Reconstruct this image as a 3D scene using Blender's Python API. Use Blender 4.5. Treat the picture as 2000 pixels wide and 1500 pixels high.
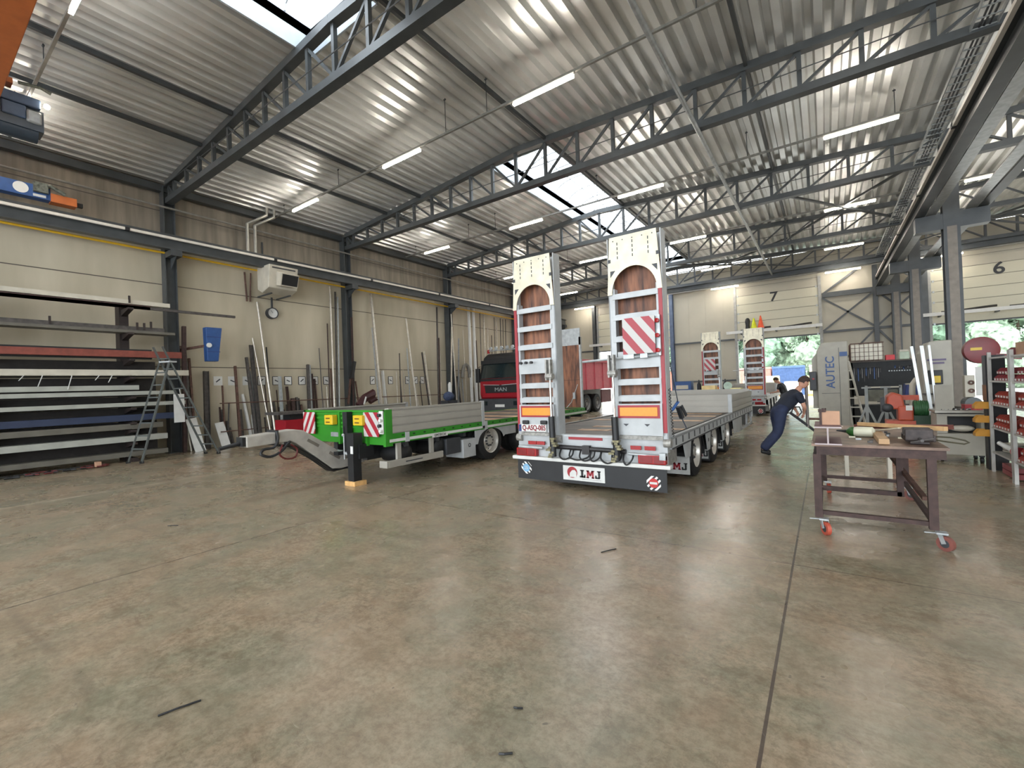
import bpy, bmesh, math, random
from math import sin, cos, radians, pi
from mathutils import Vector, Matrix
random.seed(7)
scene = bpy.context.scene
for o in list(bpy.data.objects): bpy.data.objects.remove(o)
COL = scene.collection

# ---------------------------------------------------------------- camera
YAW, PIT, ROL, FPX, EYE = radians(35.16), radians(0.37), radians(-2.14), 869.1, 1.6
_f = Vector((-sin(YAW), cos(YAW), 0)); _r = Vector((cos(YAW), sin(YAW), 0)); _u = Vector((0, 0, 1))
F3 = _f*cos(PIT) + _u*sin(PIT); _u2 = _u*cos(PIT) - _f*sin(PIT)
R3 = _r*cos(ROL) + _u2*sin(ROL); U3 = _u2*cos(ROL) - _r*sin(ROL)
CAM = Vector((0, 0, EYE))
cd = bpy.data.cameras.new('camera'); cam = bpy.data.objects.new('camera', cd); COL.objects.link(cam)
cd.sensor_fit = 'HORIZONTAL'; cd.sensor_width = 36; cd.lens = FPX/2000*36; cd.clip_end = 400; cd.clip_start = 0.05
cam.matrix_world = Matrix(((R3.x, U3.x, -F3.x, CAM.x), (R3.y, U3.y, -F3.y, CAM.y), (R3.z, U3.z, -F3.z, CAM.z), (0, 0, 0, 1)))
scene.camera = cam

def at(px, py, x=None, y=None, z=None):
    """point where the sight line through a photo pixel meets a real plane of the hall"""
    d = F3 + R3*((px-1000)/FPX) - U3*((py-750)/FPX)
    i, v = (0, x) if x is not None else (1, y) if y is not None else (2, z)
    return CAM + d*((v-CAM[i])/d[i])

# ---------------------------------------------------------------- world, light, exposure
SKY = 4.2
w = bpy.data.worlds.new('overcast_sky'); scene.world = w; w.use_nodes = True
nt = w.node_tree; nt.nodes.clear()
out = nt.nodes.new('ShaderNodeOutputWorld'); bg = nt.nodes.new('ShaderNodeBackground')
tc = nt.nodes.new('ShaderNodeTexCoord'); sx = nt.nodes.new('ShaderNodeSeparateXYZ'); cr = nt.nodes.new('ShaderNodeValToRGB')
cr.color_ramp.elements[0].position = 0.0; cr.color_ramp.elements[0].color = (0.80, 0.86, 0.92, 1)
cr.color_ramp.elements[1].position = 0.7; cr.color_ramp.elements[1].color = (0.92, 0.97, 1.0, 1)
nt.links.new(tc.outputs['Generated'], sx.inputs[0]); nt.links.new(sx.outputs['Z'], cr.inputs[0])
nt.links.new(cr.outputs[0], bg.inputs[0]); bg.inputs[1].default_value = SKY; nt.links.new(bg.outputs[0], out.inputs[0])
vs = scene.view_settings; vs.view_transform = 'Standard'; vs.look = 'None'; vs.gamma = 1; vs.exposure = 0.8; vs.use_curve_mapping = False
TUBE = 46.0        # emission of the fluorescent tubes

# ---------------------------------------------------------------- materials
def lin(c):
    return tuple(((v/255)/12.92 if v/255 <= 0.04045 else (((v/255)+0.055)/1.055)**2.4) for v in c) + (1.0,)
MATS = {}
def mat(name, c, rough=0.5, metal=0.0, var=0.12, scale=6.0, bump=0.0, spec=0.5, emit=None, dirt=None):
    if name in MATS: return MATS[name]
    m = bpy.data.materials.new(name); m.use_nodes = True; n = m.node_tree.nodes; l = m.node_tree.links
    b = n['Principled BSDF']; b.inputs['Roughness'].default_value = rough; b.inputs['Metallic'].default_value = metal
    b.inputs['Specular IOR Level'].default_value = spec
    c = lin(c)
    t = n.new('ShaderNodeTexCoord'); ns = n.new('ShaderNodeTexNoise'); ns.inputs['Scale'].default_value = scale; ns.inputs['Detail'].default_value = 6
    r = n.new('ShaderNodeValToRGB'); r.color_ramp.elements[0].position = 0.3; r.color_ramp.elements[1].position = 0.7
    d = dirt and lin(dirt) or tuple(v*(1-var*1.6) for v in c[:3])+(1,)
    r.color_ramp.elements[0].color = d; r.color_ramp.elements[1].color = tuple(min(1, v*(1+var)) for v in c[:3])+(1,)
    l.new(t.outputs['Object'], ns.inputs['Vector']); l.new(ns.outputs[0], r.inputs[0]); l.new(r.outputs[0], b.inputs['Base Color'])
    if bump:
        bp = n.new('ShaderNodeBump'); bp.inputs['Strength'].default_value = bump; bp.inputs['Distance'].default_value = 0.02
        l.new(ns.outputs[0], bp.inputs['Height']); l.new(bp.outputs[0], b.inputs['Normal'])
    if emit:
        b.inputs['Emission Color'].default_value = lin(emit[0]); b.inputs['Emission Strength'].default_value = emit[1]
    MATS[name] = m; return m
STEEL = mat('charcoal_painted_steel', (62, 66, 68), 0.45, 0.0, 0.15, 3)
GALV = mat('galvanised_steel', (166, 170, 171), 0.38, 0.35, 0.14, 9)
GALV2 = mat('grey_coated_steel', (172, 175, 176), 0.42, 0.1, 0.08, 5)
ZINC = mat('bright_zinc_plate', (206, 199, 176), 0.42, 0.25, 0.12, 5)
ALU = mat('anodised_aluminium', (162, 158, 149), 0.42, 0.2, 0.05, 2)
WHITE = mat('white_paint', (202, 202, 198), 0.45, 0, 0.05)
CREAM = mat('cream_panel', (206, 200, 182), 0.55, 0, 0.05, 1.2)
BLACK = mat('black_paint', (26, 27, 29), 0.5, 0, 0.2)
RUBBER = mat('tyre_rubber', (24, 24, 25), 0.75, 0, 0.25, 20, 0.2)
RED = mat('signal_red', (146, 22, 34), 0.4, 0, 0.06)
REDL = mat('red_lamp_lens', (150, 14, 18), 0.15, 0, 0.1, 30)
GREEN = mat('bright_green_paint', (46, 128, 32), 0.38, 0, 0.05)
YELLOW = mat('yellow_plastic', (206, 172, 34), 0.4, 0, 0.05)
AMBER = mat('amber_reflector', (214, 138, 14), 0.3, 0, 0.05, 30)
ORANGE = mat('crane_orange', (176, 96, 46), 0.5, 0, 0.08)
BLUE = mat('machine_blue', (40, 76, 130), 0.45, 0, 0.08)
DBLUE = mat('dark_blue', (36, 52, 110), 0.5, 0, 0.08)
RUST = mat('rusty_steel', (92, 66, 56), 0.7, 0.1, 0.3, 14)
MILL = mat('mill_scale_steel', (80, 76, 74), 0.5, 0.3, 0.25, 10)
DRUST = mat('dark_rusty_steel', (66, 48, 44), 0.65, 0.15, 0.25, 14)
BRIGHT = mat('bright_bar_steel', (196, 190, 178), 0.35, 0.5, 0.12, 10)
REDOX = mat('red_oxide_primer', (124, 62, 50), 0.6, 0, 0.15, 8)
PLANK = mat('raw_timber', (196, 158, 112), 0.7, 0, 0.2, 8)
PINE = mat('pale_wood_block', (206, 162, 104), 0.7, 0, 0.15, 12)
CARD = mat('cardboard', (176, 138, 112), 0.8, 0, 0.08, 8)
GREYP = mat('machine_grey', (156, 152, 140), 0.45, 0, 0.05)
DGREY = mat('dark_grey_plastic', (54, 56, 60), 0.5, 0, 0.12)
BINRED = mat('red_storage_bin', (150, 54, 38), 0.4, 0, 0.2, 14)
GLASSM = mat('windscreen_glass', (30, 40, 42), 0.06, 0, 0.1, 2, 0, 0.9)
SKIN = mat('skin', (196, 146, 122), 0.55, 0, 0.06, 20)
NAVY = mat('navy_workwear', (32, 42, 70), 0.8, 0, 0.15, 12, 0.2)
NAVYT = mat('dark_navy_tshirt', (26, 32, 46), 0.85, 0, 0.12, 12, 0.2)
HAIR = mat('brown_hair', (58, 44, 38), 0.8, 0, 0.2, 40)
PAPER = mat('white_paper', (206, 206, 202), 0.7, 0, 0.03)
YPIPE = mat('yellow_gas_pipe', (222, 176, 40), 0.4, 0, 0.08)
STRIP = mat('light_grey_strip', (205, 200, 190), 0.5, 0, 0.05)

def wood_strips(name, a, b, axis=0, n=9.0):
    m = bpy.data.materials.new(name); m.use_nodes = True; N = m.node_tree.nodes; l = m.node_tree.links
    t = N.new('ShaderNodeTexCoord'); mp = N.new('ShaderNodeMapping')
    sc = [1.2, 1.2, 1.2]; sc[axis] = n; mp.inputs['Scale'].default_value = sc
    ns = N.new('ShaderNodeTexNoise'); ns.inputs['Scale'].default_value = 1.6; ns.inputs['Detail'].default_value = 5
    r = N.new('ShaderNodeValToRGB'); r.color_ramp.elements[0].position = 0.35; r.color_ramp.elements[1].position = 0.66
    r.color_ramp.elements[0].color = lin(a); r.color_ramp.elements[1].color = lin(b)
    l.new(t.outputs['Object'], mp.inputs[0]); l.new(mp.outputs[0], ns.inputs['Vector']); l.new(ns.outputs[0], r.inputs[0])
    bs = N['Principled BSDF']; bs.inputs['Roughness'].default_value = 0.55; l.new(r.outputs[0], bs.inputs['Base Color']); return m
HARDWOOD = wood_strips('ramp_hardwood', (64, 38, 28), (142, 92, 64), 0, 9)
DECKW = wood_strips('dark_deck_boards', (44, 40, 37), (92, 82, 72), 1, 7)
DECKT = wood_strips('tan_deck_board', (150, 116, 88), (206, 172, 136), 0, 3)

def stripe_mat(name, c1, c2, n, slope, off=0.0, ax='X'):
    """diagonal warning stripes in the plate's own coordinates"""
    m = bpy.data.materials.new(name); m.use_nodes = True; N = m.node_tree.nodes; l = m.node_tree.links
    t = N.new('ShaderNodeTexCoord'); s = N.new('ShaderNodeSeparateXYZ'); l.new(t.outputs['Object'], s.inputs[0])
    a = N.new('ShaderNodeMath'); a.operation = 'MULTIPLY'; a.inputs[1].default_value = slope; l.new(s.outputs[ax], a.inputs[0])
    b = N.new('ShaderNodeMath'); b.operation = 'ADD'; l.new(a.outputs[0], b.inputs[0]); l.new(s.outputs['Z'], b.inputs[1])
    c = N.new('ShaderNodeMath'); c.operation = 'MULTIPLY_ADD'; c.inputs[1].default_value = n; c.inputs[2].default_value = off+50; l.new(b.outputs[0], c.inputs[0])
    d = N.new('ShaderNodeMath'); d.operation = 'FRACT'; l.new(c.outputs[0], d.inputs[0])
    e = N.new('ShaderNodeMath'); e.operation = 'GREATER_THAN'; e.inputs[1].default_value = 0.5; l.new(d.outputs[0], e.inputs[0])
    mx = N.new('ShaderNodeMix'); mx.data_type = 'RGBA'; mx.inputs[6].default_value = lin(c1); mx.inputs[7].default_value = lin(c2); l.new(e.outputs[0], mx.inputs[0])
    bs = N['Principled BSDF']; bs.inputs['Roughness'].default_value = 0.4; l.new(mx.outputs[2], bs.inputs['Base Color']); return m
STR_A = stripe_mat('red_white_stripes_falling', (150, 30, 44), (180, 178, 174), 3.4, 1.25)
STR_B = stripe_mat('red_white_stripes_rising', (150, 30, 44), (186, 184, 180), 3.4, -1.6)
STR_BW = stripe_mat('black_white_stripes', (28, 28, 30), (226, 226, 222), 13, 1.0)
STR_BW2 = stripe_mat('black_white_stripes_falling', (28, 28, 30), (226, 226, 222), 13, -1.0)

def floor_mat():
    m = bpy.data.materials.new('power_floated_concrete'); m.use_nodes = True; N = m.node_tree.nodes; l = m.node_tree.links
    t = N.new('ShaderNodeTexCoord'); s = N.new('ShaderNodeSeparateXYZ'); l.new(t.outputs['Object'], s.inputs[0])
    def noise(sc, det=8, rough=0.6, dist=0.0, vec=None):
        n = N.new('ShaderNodeTexNoise'); n.inputs['Scale'].default_value = sc; n.inputs['Detail'].default_value = det; n.inputs['Roughness'].default_value = rough
        n.inputs['Distortion'].default_value = dist; l.new(vec or t.outputs['Object'], n.inputs['Vector']); return n.outputs[0]
    def ramp(v, p0, c0, p1, c1):
        r = N.new('ShaderNodeValToRGB'); r.color_ramp.elements[0].position = p0; r.color_ramp.elements[1].position = p1
        r.color_ramp.elements[0].color = c0; r.color_ramp.elements[1].color = c1; l.new(v, r.inputs[0]); return r.outputs[0]
    def mix(f, a, b, mode='MIX'):
        x = N.new('ShaderNodeMix'); x.data_type = 'RGBA'; x.blend_type = mode
        if isinstance(f, float): x.inputs[0].default_value = f
        else: l.new(f, x.inputs[0])
        for i, v in ((6, a), (7, b)):
            if isinstance(v, tuple): x.inputs[i].default_value = v
            else: l.new(v, x.inputs[i])
        return x.outputs[2]
    W = (1, 1, 1, 1); K = (0, 0, 0, 1)
    mp = N.new('ShaderNodeMapping'); mp.inputs['Rotation'].default_value = (0, 0, 0.6); mp.inputs['Scale'].default_value = (1, 2.2, 1); l.new(t.outputs['Object'], mp.inputs[0])
    base = mix(ramp(noise(0.9, 10, 0.70, 0.25), 0.42, K, 0.58, W), lin((128, 126, 104)), lin((158, 138, 113)))
    base = mix(ramp(noise(2.4, 9, 0.72, 0.3, mp.outputs[0]), 0.35, K, 0.7, W), mix(0.5, base, lin((106, 88, 70))), base)
    base = mix(ramp(noise(5.5, 12, 0.75), 0.42, K, 0.66, W), base, mix(0.45, base, lin((180, 166, 144))))
    base = mix(ramp(noise(22, 10, 0.8), 0.40, (0.35, 0.35, 0.35, 1), 0.55, K), base, lin((92, 78, 62)))
    base = mix(ramp(noise(3.4, 9, 0.8, 1.5, mp.outputs[0]), 0.56, K, 0.62, (0.3, 0.3, 0.3, 1)), base, lin((84, 68, 56)))
    spots = ramp(noise(3.1, 5, 0.55), 0.70, K, 0.78, (0.35, 0.35, 0.35, 1)); base = mix(spots, base, lin((84, 72, 62)))
    sp2 = ramp(noise(11, 2, 0.5), 0.74, K, 0.78, (0.7, 0.7, 0.7, 1)); base = mix(sp2, base, lin((62, 54, 48)))
    # curved tyre scuffs
    wv = N.new('ShaderNodeTexWave'); wv.wave_type = 'RINGS'; wv.inputs['Scale'].default_value = 0.23; wv.inputs['Distortion'].default_value = 5; wv.inputs['Detail'].default_value = 2
    wv.inputs['Detail Scale'].default_value = 0.5; l.new(t.outputs['Object'], wv.inputs['Vector'])
    mk = N.new('ShaderNodeMath'); mk.operation = 'MULTIPLY'; l.new(ramp(wv.outputs['Fac'], 0.99, K, 1.0, (0.35, 0.35, 0.35, 1)), mk.inputs[0]); l.new(ramp(noise(0.5, 3), 0.52, K, 0.6, W), mk.inputs[1]); base = mix(mk.outputs[0], base, lin((92, 80, 68)))
    # short tread-mark patches
    br = N.new('ShaderNodeTexBrick'); br.inputs['Scale'].default_value = 9; br.inputs['Mortar Size'].default_value = 0.03; br.inputs['Color1'].default_value = W; br.inputs['Color2'].default_value = W; br.inputs['Mortar'].default_value = K; l.new(mp.outputs[0], br.inputs['Vector'])
    bm_ = N.new('ShaderNodeMath'); bm_.operation = 'MULTIPLY'; l.new(br.outputs['Color'], bm_.inputs[0]); l.new(ramp(noise(1.7, 2, 0.4), 0.71, K, 0.75, (0.28, 0.28, 0.28, 1)), bm_.inputs[1])
    def line(sock, v, wd, col, f=1.0):
        nonlocal base
        a = N.new('ShaderNodeMath'); a.operation = 'SUBTRACT'; a.inputs[1].default_value = v; l.new(s.outputs[sock], a.inputs[0])
        b = N.new('ShaderNodeMath'); b.operation = 'ABSOLUTE'; l.new(a.outputs[0], b.inputs[0])
        c = N.new('ShaderNodeMath'); c.operation = 'LESS_THAN'; c.inputs[1].default_value = wd; l.new(b.outputs[0], c.inputs[0])
        d = N.new('ShaderNodeMath'); d.operation = 'MULTIPLY'; d.inputs[1].default_value = f; l.new(c.outputs[0], d.inputs[0])
        base = mix(d.outputs[0], base, lin(col))
    for v in (-5.35, -0.28): line('X', v, 0.008, (66, 56, 52), 0.85)
    for v in (4.45,): line('Y', v, 0.006, (76, 64, 58), 0.8)
    line('X', -10.55, 0.03, (192, 178, 158), 0.55)
    bs = N['Principled BSDF']; l.new(base, bs.inputs['Base Color']); bs.inputs['Specular IOR Level'].default_value = 0.8
    rr = N.new('ShaderNodeMapRange'); rr.inputs[1].default_value = 0.3; rr.inputs[2].default_value = 0.7; rr.inputs[3].default_value = 0.19; rr.inputs[4].default_value = 0.36; l.new(noise(1.2, 3, 0.5), rr.inputs[0]); l.new(rr.outputs[0], bs.inputs['Roughness'])
    bp = N.new('ShaderNodeBump'); bp.inputs['Strength'].default_value = 0.06; bp.inputs['Distance'].default_value = 0.01; l.new(noise(9, 6), bp.inputs['Height']); l.new(bp.outputs[0], bs.inputs['Normal'])
    return m

def panel_wall_mat():
    """precast concrete panels, faint vertical streaks"""
    m = bpy.data.materials.new('precast_concrete_panels'); m.use_nodes = True; N = m.node_tree.nodes; l = m.node_tree.links
    t = N.new('ShaderNodeTexCoord'); mp = N.new('ShaderNodeMapping'); mp.inputs['Scale'].default_value = (1, 1, 0.25); l.new(t.outputs['Object'], mp.inputs[0])
    n = N.new('ShaderNodeTexNoise'); n.inputs['Scale'].default_value = 1.1; n.inputs['Detail'].default_value = 8; l.new(mp.outputs[0], n.inputs['Vector'])
    r = N.new('ShaderNodeValToRGB'); r.color_ramp.elements[0].position = 0.3; r.color_ramp.elements[1].position = 0.7
    r.color_ramp.elements[0].color = lin((166, 157, 136)); r.color_ramp.elements[1].color = lin((190, 181, 160)); l.new(n.outputs[0], r.inputs[0])
    s = N.new('ShaderNodeSeparateXYZ'); l.new(t.outputs['Object'], s.inputs[0]); base = r.outputs[0]
    # upper part of the wall: darker tone with finer vertical streaks
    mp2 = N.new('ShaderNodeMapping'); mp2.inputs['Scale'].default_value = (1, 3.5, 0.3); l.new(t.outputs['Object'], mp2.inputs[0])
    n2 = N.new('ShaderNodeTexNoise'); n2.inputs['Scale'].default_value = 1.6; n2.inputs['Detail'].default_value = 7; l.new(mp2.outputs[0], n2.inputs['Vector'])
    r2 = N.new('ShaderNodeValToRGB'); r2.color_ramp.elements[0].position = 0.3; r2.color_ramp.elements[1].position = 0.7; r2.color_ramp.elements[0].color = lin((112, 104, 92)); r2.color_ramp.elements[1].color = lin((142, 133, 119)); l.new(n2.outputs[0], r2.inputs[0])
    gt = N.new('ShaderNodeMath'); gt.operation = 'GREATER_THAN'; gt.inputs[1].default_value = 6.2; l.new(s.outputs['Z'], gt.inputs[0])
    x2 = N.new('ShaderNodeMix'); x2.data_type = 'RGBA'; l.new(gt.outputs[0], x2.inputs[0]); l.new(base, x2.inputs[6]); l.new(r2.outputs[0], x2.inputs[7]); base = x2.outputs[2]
    for sock, v, wd in (('Z', 2.6, 0.014), ('Z', 5.1, 0.014), ('Z', 7.35, 0.014)):
        a = N.new('ShaderNodeMath'); a.operation = 'SUBTRACT'; a.inputs[1].default_value = v; l.new(s.outputs[sock], a.inputs[0])
        b = N.new('ShaderNodeMath'); b.operation = 'ABSOLUTE'; l.new(a.outputs[0], b.inputs[0])
        c = N.new('ShaderNodeMath'); c.operation = 'LESS_THAN'; c.inputs[1].default_value = wd; l.new(b.outputs[0], c.inputs[0])
        x = N.new('ShaderNodeMix'); x.data_type = 'RGBA'; l.new(c.outputs[0], x.inputs[0]); l.new(base, x.inputs[6]); x.inputs[7].default_value = lin((84, 78, 70)); base = x.outputs[2]
    bs = N['Principled BSDF']; bs.inputs['Roughness'].default_value = 0.7; l.new(base, bs.inputs['Base Color']); return m

# ---------------------------------------------------------------- mesh helpers
class MB:
    def __init__(s): s.b = bmesh.new(); s.mi = 0
    def m(s, i): s.mi = i; return s
    def _f(s, vs):
        try: f = s.b.faces.new(vs); f.material_index = s.mi; return f
        except ValueError: return None
    def box(s, x0, x1, y0, y1, z0, z1):
        v = [s.b.verts.new(p) for p in ((x0,y0,z0),(x1,y0,z0),(x1,y1,z0),(x0,y1,z0),(x0,y0,z1),(x1,y0,z1),(x1,y1,z1),(x0,y1,z1))]
        for q in ((0,3,2,1),(4,5,6,7),(0,1,5,4),(1,2,6,5),(2,3,7,6),(3,0,4,7)): s._f([v[i] for i in q])
        return s
    def cb(s, c, d): return s.box(c[0]-d[0]/2, c[0]+d[0]/2, c[1]-d[1]/2, c[1]+d[1]/2, c[2]-d[2]/2, c[2]+d[2]/2)
    def bar(s, p, q, w, h, up=(0,0,1)):
        p, q = Vector(p), Vector(q); d = (q-p).normalized(); up = Vector(up)
        if abs(d.dot(up)) > 0.98: up = Vector((0,1,0)) if abs(d.y) < 0.9 else Vector((1,0,0))
        a = d.cross(up).normalized(); b = a.cross(d)
        v = [s.b.verts.new(o + a*(w/2*i) + b*(h/2*j)) for o in (p, q) for i, j in ((-1,-1),(1,-1),(1,1),(-1,1))]
        for k in ((0,1,2,3),(7,6,5,4),(0,4,5,1),(1,5,6,2),(2,6,7,3),(3,7,4,0)): s._f([v[i] for i in k])
        return s
    def ring(s, c, a, b, r, n): return [s.b.verts.new(c + a*(r*cos(2*pi*i/n)) + b*(r*sin(2*pi*i/n))) for i in range(n)]
    def tube(s, pts, r, n=8, caps=True):
        pts = [Vector(p) for p in pts]; prev = None; rs = r if isinstance(r, (list, tuple)) else [r]*len(pts)
        up = None
        for i, p in enumerate(pts):
            d = (pts[min(i+1, len(pts)-1)] - pts[max(i-1, 0)]).normalized()
            if up is None: up = Vector((0,0,1)) if abs(d.z) < 0.9 else Vector((1,0,0))
            a = d.cross(up); a = a.normalized() if a.length > 1e-6 else d.orthogonal().normalized(); b = a.cross(d).normalized(); up = b
            rg = s.ring(p, a, b, rs[i], n)
            if prev: 
                for k in range(n): s._f([prev[k], prev[(k+1)%n], rg[(k+1)%n], rg[k]])
            elif caps: s._f(rg[::-1])
            prev = rg
        if caps: s._f(prev)
        return s
    def lathe(s, c, axis, prof, n=24):
        """prof: (offset along axis, radius)"""
        c = Vector(c); d = Vector(axis).normalized(); a = d.orthogonal().normalized(); b = d.cross(a); prev = None
        for o, r in prof:
            rg = s.ring(c + d*o, a, b, max(r, 1e-4), n)
            if prev:
                for k in range(n): s._f([prev[k], prev[(k+1)%n], rg[(k+1)%n], rg[k]])
            prev = rg
        return s
    def prism(s, poly, ext):
        """poly: 3D points of one face; ext: extrusion vector"""
        e = Vector(ext); A = [s.b.verts.new(Vector(p)) for p in poly]; B = [s.b.verts.new(Vector(p)+e) for p in poly]; n = len(A)
        s._f(A[::-1]); s._f(B)
        for i in range(n): s._f([A[i], A[(i+1)%n], B[(i+1)%n], B[i]])
        return s
    def ball(s, c, r, sub=2, sc=(1,1,1)):
        M = Matrix.Translation(Vector(c)) @ Matrix.Diagonal((sc[0], sc[1], sc[2], 1))
        g = bmesh.ops.create_icosphere(s.b, subdivisions=sub, radius=r, matrix=M)
        for v in g['verts']:
            for f in v.link_faces: f.material_index = s.mi
        return s
    def ibeam(s, p, q, w, h, t=0.02, up=(0,0,1)):
        p, q = Vector(p), Vector(q); d = (q-p).normalized(); upv = Vector(up)
        if abs(d.dot(upv)) > 0.98: upv = Vector((0,1,0))
        a = d.cross(upv).normalized(); b = a.cross(d)
        s.bar(p+b*(h/2-t/2), q+b*(h/2-t/2), w, t, b); s.bar(p-b*(h/2-t/2), q-b*(h/2-t/2), w, t, b); s.bar(p, q, t, h-2*t, b); return s

def obj(name, mb, mats, parent=None, smooth=False, bevel=0.0, label=None, kind=None, world=True):
    """one mesh object. Coordinates are given in hall space and moved into the parent's frame."""
    me = bpy.data.meshes.new(name)
    if isinstance(mb, MB):
        bmesh.ops.recalc_face_normals(mb.b, faces=mb.b.faces[:])
        if parent is not None and world:
            mb.b.transform(wm(parent).inverted())
        mb.b.to_mesh(me); mb.b.free()
    else: me = mb
    for m in (mats if isinstance(mats, (list, tuple)) else [mats]): me.materials.append(m)
    if smooth:
        for p in me.polygons: p.use_smooth = True
    o = bpy.data.objects.new(name, me); COL.objects.link(o)
    if parent is not None: o.parent = parent
    if smooth:
        md = o.modifiers.new('edges', 'EDGE_SPLIT'); md.split_angle = radians(38)
    if bevel:
        md = o.modifiers.new('bevel', 'BEVEL'); md.width = bevel; md.segments = 2; md.limit_method = 'ANGLE'
    if label: o['label'] = label
    if kind: o['kind'] = kind
    return o
def wm(o):
    M = Matrix.Identity(4)
    while o is not None:
        M = o.matrix_basis @ M; o = o.parent
    return M
def tag(o, label, cat, group=None):
    o['label'] = label; o['category'] = cat
    if group: o['group'] = group
    return o
def thing(name, label, cat, loc=(0,0,0), rz=0.0, group=None):
    o = bpy.data.objects.new(name, None); COL.objects.link(o); o.location = loc; o.rotation_euler = (0, 0, rz); o.empty_display_size = 0.2
    o.matrix_basis = Matrix.Translation(Vector(loc)) @ Matrix.Rotation(rz, 4, 'Z')
    return tag(o, label, cat, group)
def single(name, mb, mats, label, cat, loc, group=None, **k):
    """a thing that is one mesh; mesh given in hall space, origin put at loc"""
    mb.b.transform(Matrix.Translation(-Vector(loc)))
    o = obj(name, mb, mats, None, **k); o.location = loc; return tag(o, label, cat, group)
def struct(name, mb, mats, parent=None, **k):
    return obj(name, mb, mats, parent, kind=None if parent else 'structure', **k)
def copy_tree(o, parent=None):
    c = o.copy(); COL.objects.link(c)
    if parent is not None: c.parent = parent
    for ch in [x for x in ALLCH(o)]: copy_tree(ch, c)
    return c
def ALLCH(o): return [x for x in bpy.data.objects if x.parent == o]
def dup(o, loc, rz=None, label=None, group=None):
    c = copy_tree(o); c.location = loc
    if rz is not None: c.rotation_euler = (0, 0, rz)
    if label: c['label'] = label
    if group: c['group'] = group
    return c
def text(s, size, M, m, parent, name='lettering', depth=0.004, bold=0.0, sx=1.0):
    """flat raised lettering; M: hall-space matrix (x right, y up, z out of the plate)"""
    cu = bpy.data.curves.new(name, 'FONT'); cu.body = s; cu.size = size; cu.extrude = depth; cu.align_x = 'CENTER'; cu.align_y = 'CENTER'; cu.offset = bold
    t = bpy.data.objects.new(name, cu); COL.objects.link(t); dg = bpy.context.evaluated_depsgraph_get(); dg.update()
    me = bpy.data.meshes.new_from_object(t.evaluated_get(dg)); bpy.data.objects.remove(t); bpy.data.curves.remove(cu)
    T = M @ Matrix.Diagonal((sx, 1, 1, 1))
    me.transform((wm(parent).inverted() if parent is not None else Matrix.Identity(4)) @ T); me.materials.clear()
    return obj(name, me, m, parent)
def face_neg_y(p):   # plate facing -y (towards camera): x right, z up
    return Matrix(((1,0,0,p[0]),(0,0,-1,p[1]),(0,1,0,p[2]),(0,0,0,1)))
def face_pos_x(p):   # plate facing +x : right is +y
    return Matrix(((0,0,1,p[0]),(1,0,0,p[1]),(0,1,0,p[2]),(0,0,0,1)))
# ================================================================ SETTING
XL, XC, YF = -16.35, 3.0, 29.8
TR_Y = [-1.0, 5.1, 11.2, 17.3, 23.45, 29.2]
def roof_z(x):
    pts = [(-16.6, 8.12), (-7.5, 8.82), (3.0, 8.42)] if x <= 3 else [(3.0, 8.42), (12.5, 8.82), (22.0, 8.12)]
    for (a, za), (b, zb) in zip(pts, pts[1:]):
        if a <= x <= b: return za + (zb-za)*(x-a)/(b-a)
    return pts[-1][1]
struct('floor', MB().box(-16.6, 22, -13, YF, -0.2, 0), floor_mat())
struct('ground', MB().box(-90, 90, YF, 110, -0.3, -0.03), mat('pale_yard_paving', (190, 188, 182), 0.8, 0, 0.06, 0.6))
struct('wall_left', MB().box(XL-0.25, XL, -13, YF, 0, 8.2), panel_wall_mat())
struct('wall_right', MB().box(22, 22.25, -13, YF, 0, 8.2), CREAM)
SHEET = mat('cream_sandwich_panel', (168, 162, 146), 0.5, 0, 0.04, 1.0)
doors = [(-13.2, -8.15), (-4.25, -0.15), (4.35, 8.7), (12.4, 16.8)]
mb = MB(); xs = XL-0.25
for a, b in doors: mb.box(xs, a, YF, YF+0.2, 0, 8.5); mb.box(a, b, YF, YF+0.2, 6.95, 8.5); xs = b
mb.box(xs, 22, YF, YF+0.2, 0, 8.5)
k = -16.0
while k < 20:      # panel joints
    if all(not (a-0.1 < k < b+0.1) for a, b in doors): mb.box(k-0.006, k+0.006, YF-0.008, YF, 0, 7.2)
    k += 1.0
struct('wall_far', mb, SHEET)
# trapezoidal decking, ribs along y
def decking(x0, x1, y0, y1, mb):
    p = 0.33; n = int(round((x1-x0)/p)); p = (x1-x0)/n; d = 0.13; prof = []
    for i in range(n):
        x = x0 + i*p
        prof += [(x, 0), (x+p*0.42, 0), (x+p*0.54, d), (x+p*0.88, d)]
    prof.append((x1, 0))
    A = [mb.b.verts.new((x, y0, roof_z(x)+0.02+h)) for x, h in prof]; B = [mb.b.verts.new((x, y1, roof_z(x)+0.02+h)) for x, h in prof]
    for i in range(len(prof)-1): mb._f([A[i], A[i+1], B[i+1], B[i]])
SKX0, SKX1 = -8.62, -6.5
SKY_Y = [(-9.0, 5.35), (11.55, 28.6)]
mb = MB()
decking(-16.6, SKX0, -13, YF+0.3, mb); decking(SKX1, 3.0, -13, YF+0.3, mb); decking(3.0, 11.4, -13, YF+0.3, mb); decking(13.5, 22.2, -13, YF+0.3, mb)
for a, b in ((-13, SKY_Y[0][0]), (SKY_Y[0][1], SKY_Y[1][0]), (SKY_Y[1][1], YF+0.3)):
    decking(SKX0, SKX1, a, b, mb); decking(11.4, 13.5, a, b, mb)
DECK = mat('galvanised_decking', (214, 215, 213), 0.36, 0.55, 0.06, 1.4)
struct('ceiling', mb, DECK)
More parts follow.
